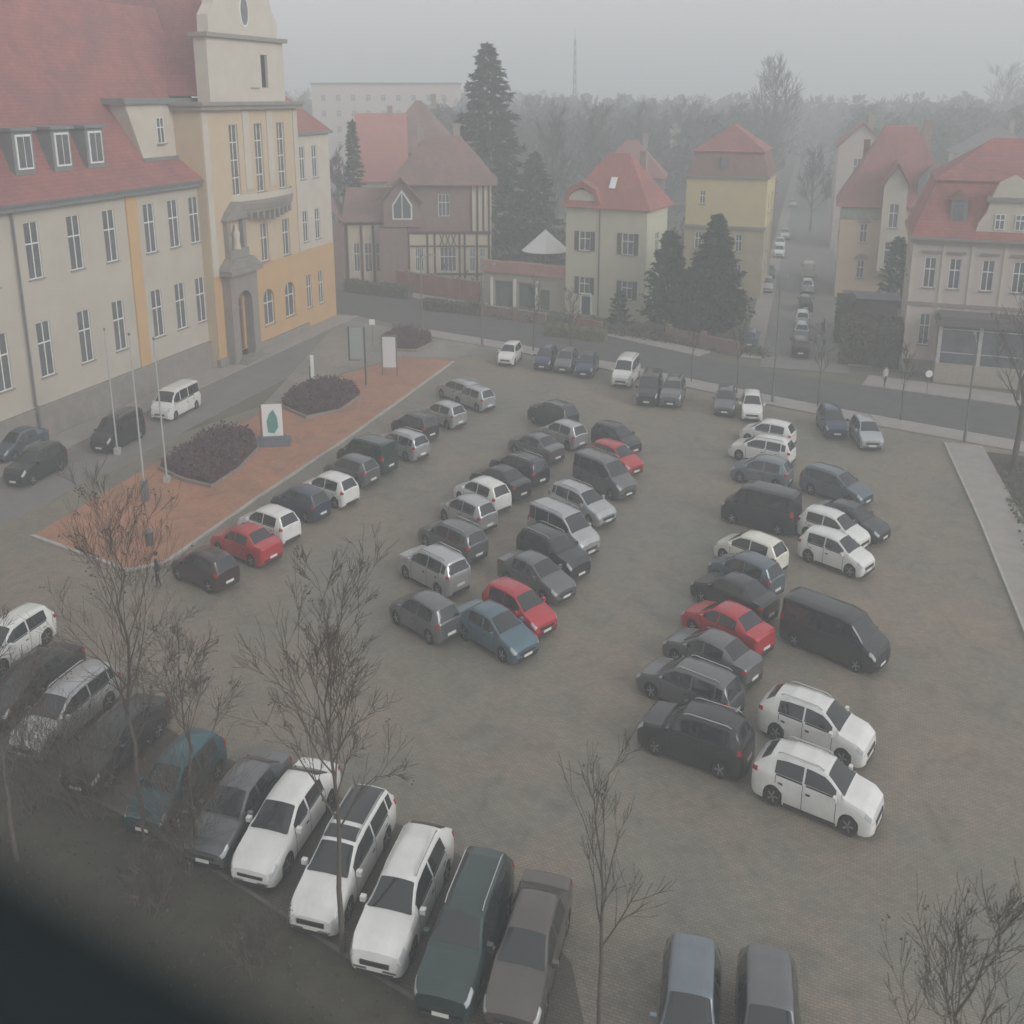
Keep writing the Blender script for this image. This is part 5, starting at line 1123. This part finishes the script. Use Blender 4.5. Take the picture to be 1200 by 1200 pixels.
# people
m_skin = mat('skin', (.45, .28, .21), .6)
def person(p, ang, label, ctop, cleg, chair, stride=.18, sc=1.0):
    t = thing('person', label, 'person', (p[0], p[1], p[2]), R(ang))
    me = bpy.data.meshes.new('body'); J = {}
    vs_ = [((0, 0, .98), .15), ((0, .01, 1.2), .15), ((0, .02, 1.42), .16), ((0, .02, 1.53), .06), ((0, .03, 1.60), .06), ((0, .04, 1.68), .095), ((0, .035, 1.76), .085)]
    ed = [(0, 1), (1, 2), (2, 3), (3, 4), (4, 5), (5, 6)]
    def ch(start, pts):
        prev = start
        for q in pts: vs_.append(q); ed.append((prev, len(vs_) - 1)); prev = len(vs_) - 1
    ch(2, [((.19, .02, 1.42), .065), ((.25, -.02, 1.16), .05), ((.24, .10, .92), .037), ((.235, .16, .84), .04), ((.23, .18, .76), .022)])
    ch(2, [((-.19, .02, 1.42), .065), ((-.25, .0, 1.16), .05), ((-.24, -.02, .92), .037), ((-.235, .0, .84), .04), ((-.23, .02, .76), .022)])
    ch(0, [((.10, 0, .9), .095), ((.10, stride*.55, .5), .062), ((.10, stride*.7, .1), .042), ((.11, stride*.7 + .05, .045), .045), ((.115, stride*.7 + .17, .03), .03)])
    ch(0, [((-.10, 0, .9), .095), ((-.10, -stride*.1, .5), .062), ((-.10, -stride, .12), .042), ((-.11, -stride + .05, .045), .045), ((-.115, -stride + .17, .03), .03)])
    me.from_pydata([v[0] for v in vs_], ed, []); o = bpy.data.objects.new('body', me); col.objects.link(o)
    md = o.modifiers.new('skin', 'SKIN'); md.use_smooth_shade = True
    for i, v in enumerate(vs_): me.skin_vertices[0].data[i].radius = (v[1], v[1] * (.75 if i in (0, 1, 2) else 1))
    me.skin_vertices[0].data[0].use_root = True
    o.modifiers.new('sub', 'SUBSURF').levels = 1; o.modifiers['sub'].render_levels = 1
    dg = bpy.context.evaluated_depsgraph_get(); dg.update(); me2 = bpy.data.meshes.new_from_object(o.evaluated_get(dg)); bpy.data.objects.remove(o)
    me2.name = 'body'; b_ = bpy.data.objects.new('body', me2); col.objects.link(b_); b_.parent = t
    for m in (m_skin, ctop, cleg, m_shut): me2.materials.append(m)
    for p_ in me2.polygons:
        c = p_.center; p_.material_index = 0 if c.z > 1.5 or (abs(c.x) > .19 and c.z < .9 and c.z > .6) else (1 if c.z > .93 or (abs(c.x) > .17 and c.z > .85) else (2 if c.z > .09 else 3))
    b = MB(); n = 10
    for k in range(5):
        pass
    b.tube([(0, .0, 1.66), (0, .005, 1.72), (0, .01, 1.80), (0, .02, 1.86)], [.095, .115, .11, .04], 12); b.build('hair', chair, t, 60)
    t.scale = (sc, sc, sc * 1.15); return t
person(G(1036, 455) + Vector((0, 0, .12)), 200, 'person in a pale top and dark trousers on the pavement by the veranda house', mat('pale jacket', (.42, .42, .40), .9), mat('dark trousers', (.03, .03, .035), .9), mat('dark hair', (.03, .02, .015), .7))
person(G(186, 688), 120, 'person in dark clothes standing near the dark car of the island row', mat('navy jacket', (.03, .035, .06), .9), mat('dark trousers', (.03, .03, .035), .9), mat('dark hair', (.03, .02, .015), .7), .1)

# roof edge of the camera's own building, very close and out of focus
lg = thing('gutter_ledge', 'dark out of focus roof ledge at the bottom left corner', 'ledge', (0, 0, 0))
def ray(px_, py_, dist):
    u = (px_ - 600) / F; v = (py_ - CY) / F
    d = Vector((u, math.cos(TH) - v*math.sin(TH), -(math.sin(TH) + v*math.cos(TH)))); return Vector((0, 0, H)) + d * dist
a = ray(-260, 880, .75); c = ray(430, 1285, .62)
dd = (c - a).normalized(); dn = Vector((-.2, -.55, -.25)); a -= dd * .3; c += dd * .4
b = MB(); up = Vector((0, 0, -.06))
P = [a, c, c + dn * .8, a + dn * .8]; v = [tuple(p) for p in P] + [tuple(p + up) for p in P]
b.add(v, [(0,1,2,3),(7,6,5,4),(0,4,5,1),(1,5,6,2),(2,6,7,3),(3,7,4,0)]); b.build('ledge', mat('dark wet zinc', (.016, .021, .023), .9, spec=.15), lg)
b = MB(); b.tube([a + Vector((0, 0, -.005)), c + Vector((0, 0, -.005))], [.012, .012], 10); b.build('bead', mat('dark wet zinc', (.028, .036, .038), .6), lg, 60)
# ------------------------------------------------------------------ haze
b = MB(); b.box((-520, -12, -1.1), (620, 980, 48)); hz = b.build('haze', [])
m = bpy.data.materials.new('haze air'); m.use_nodes = True; n = m.node_tree.nodes; n.remove(n['Principled BSDF'])
pv = n.new('ShaderNodeVolumePrincipled'); pv.inputs['Color'].default_value = (.90, .93, .955, 1); pv.inputs['Density'].default_value = HAZE; pv.inputs['Anisotropy'].default_value = 0.1
m.node_tree.links.new(pv.outputs[0], n['Material Output'].inputs['Volume']); hz.data.materials.append(m); hz['kind'] = 'stuff'
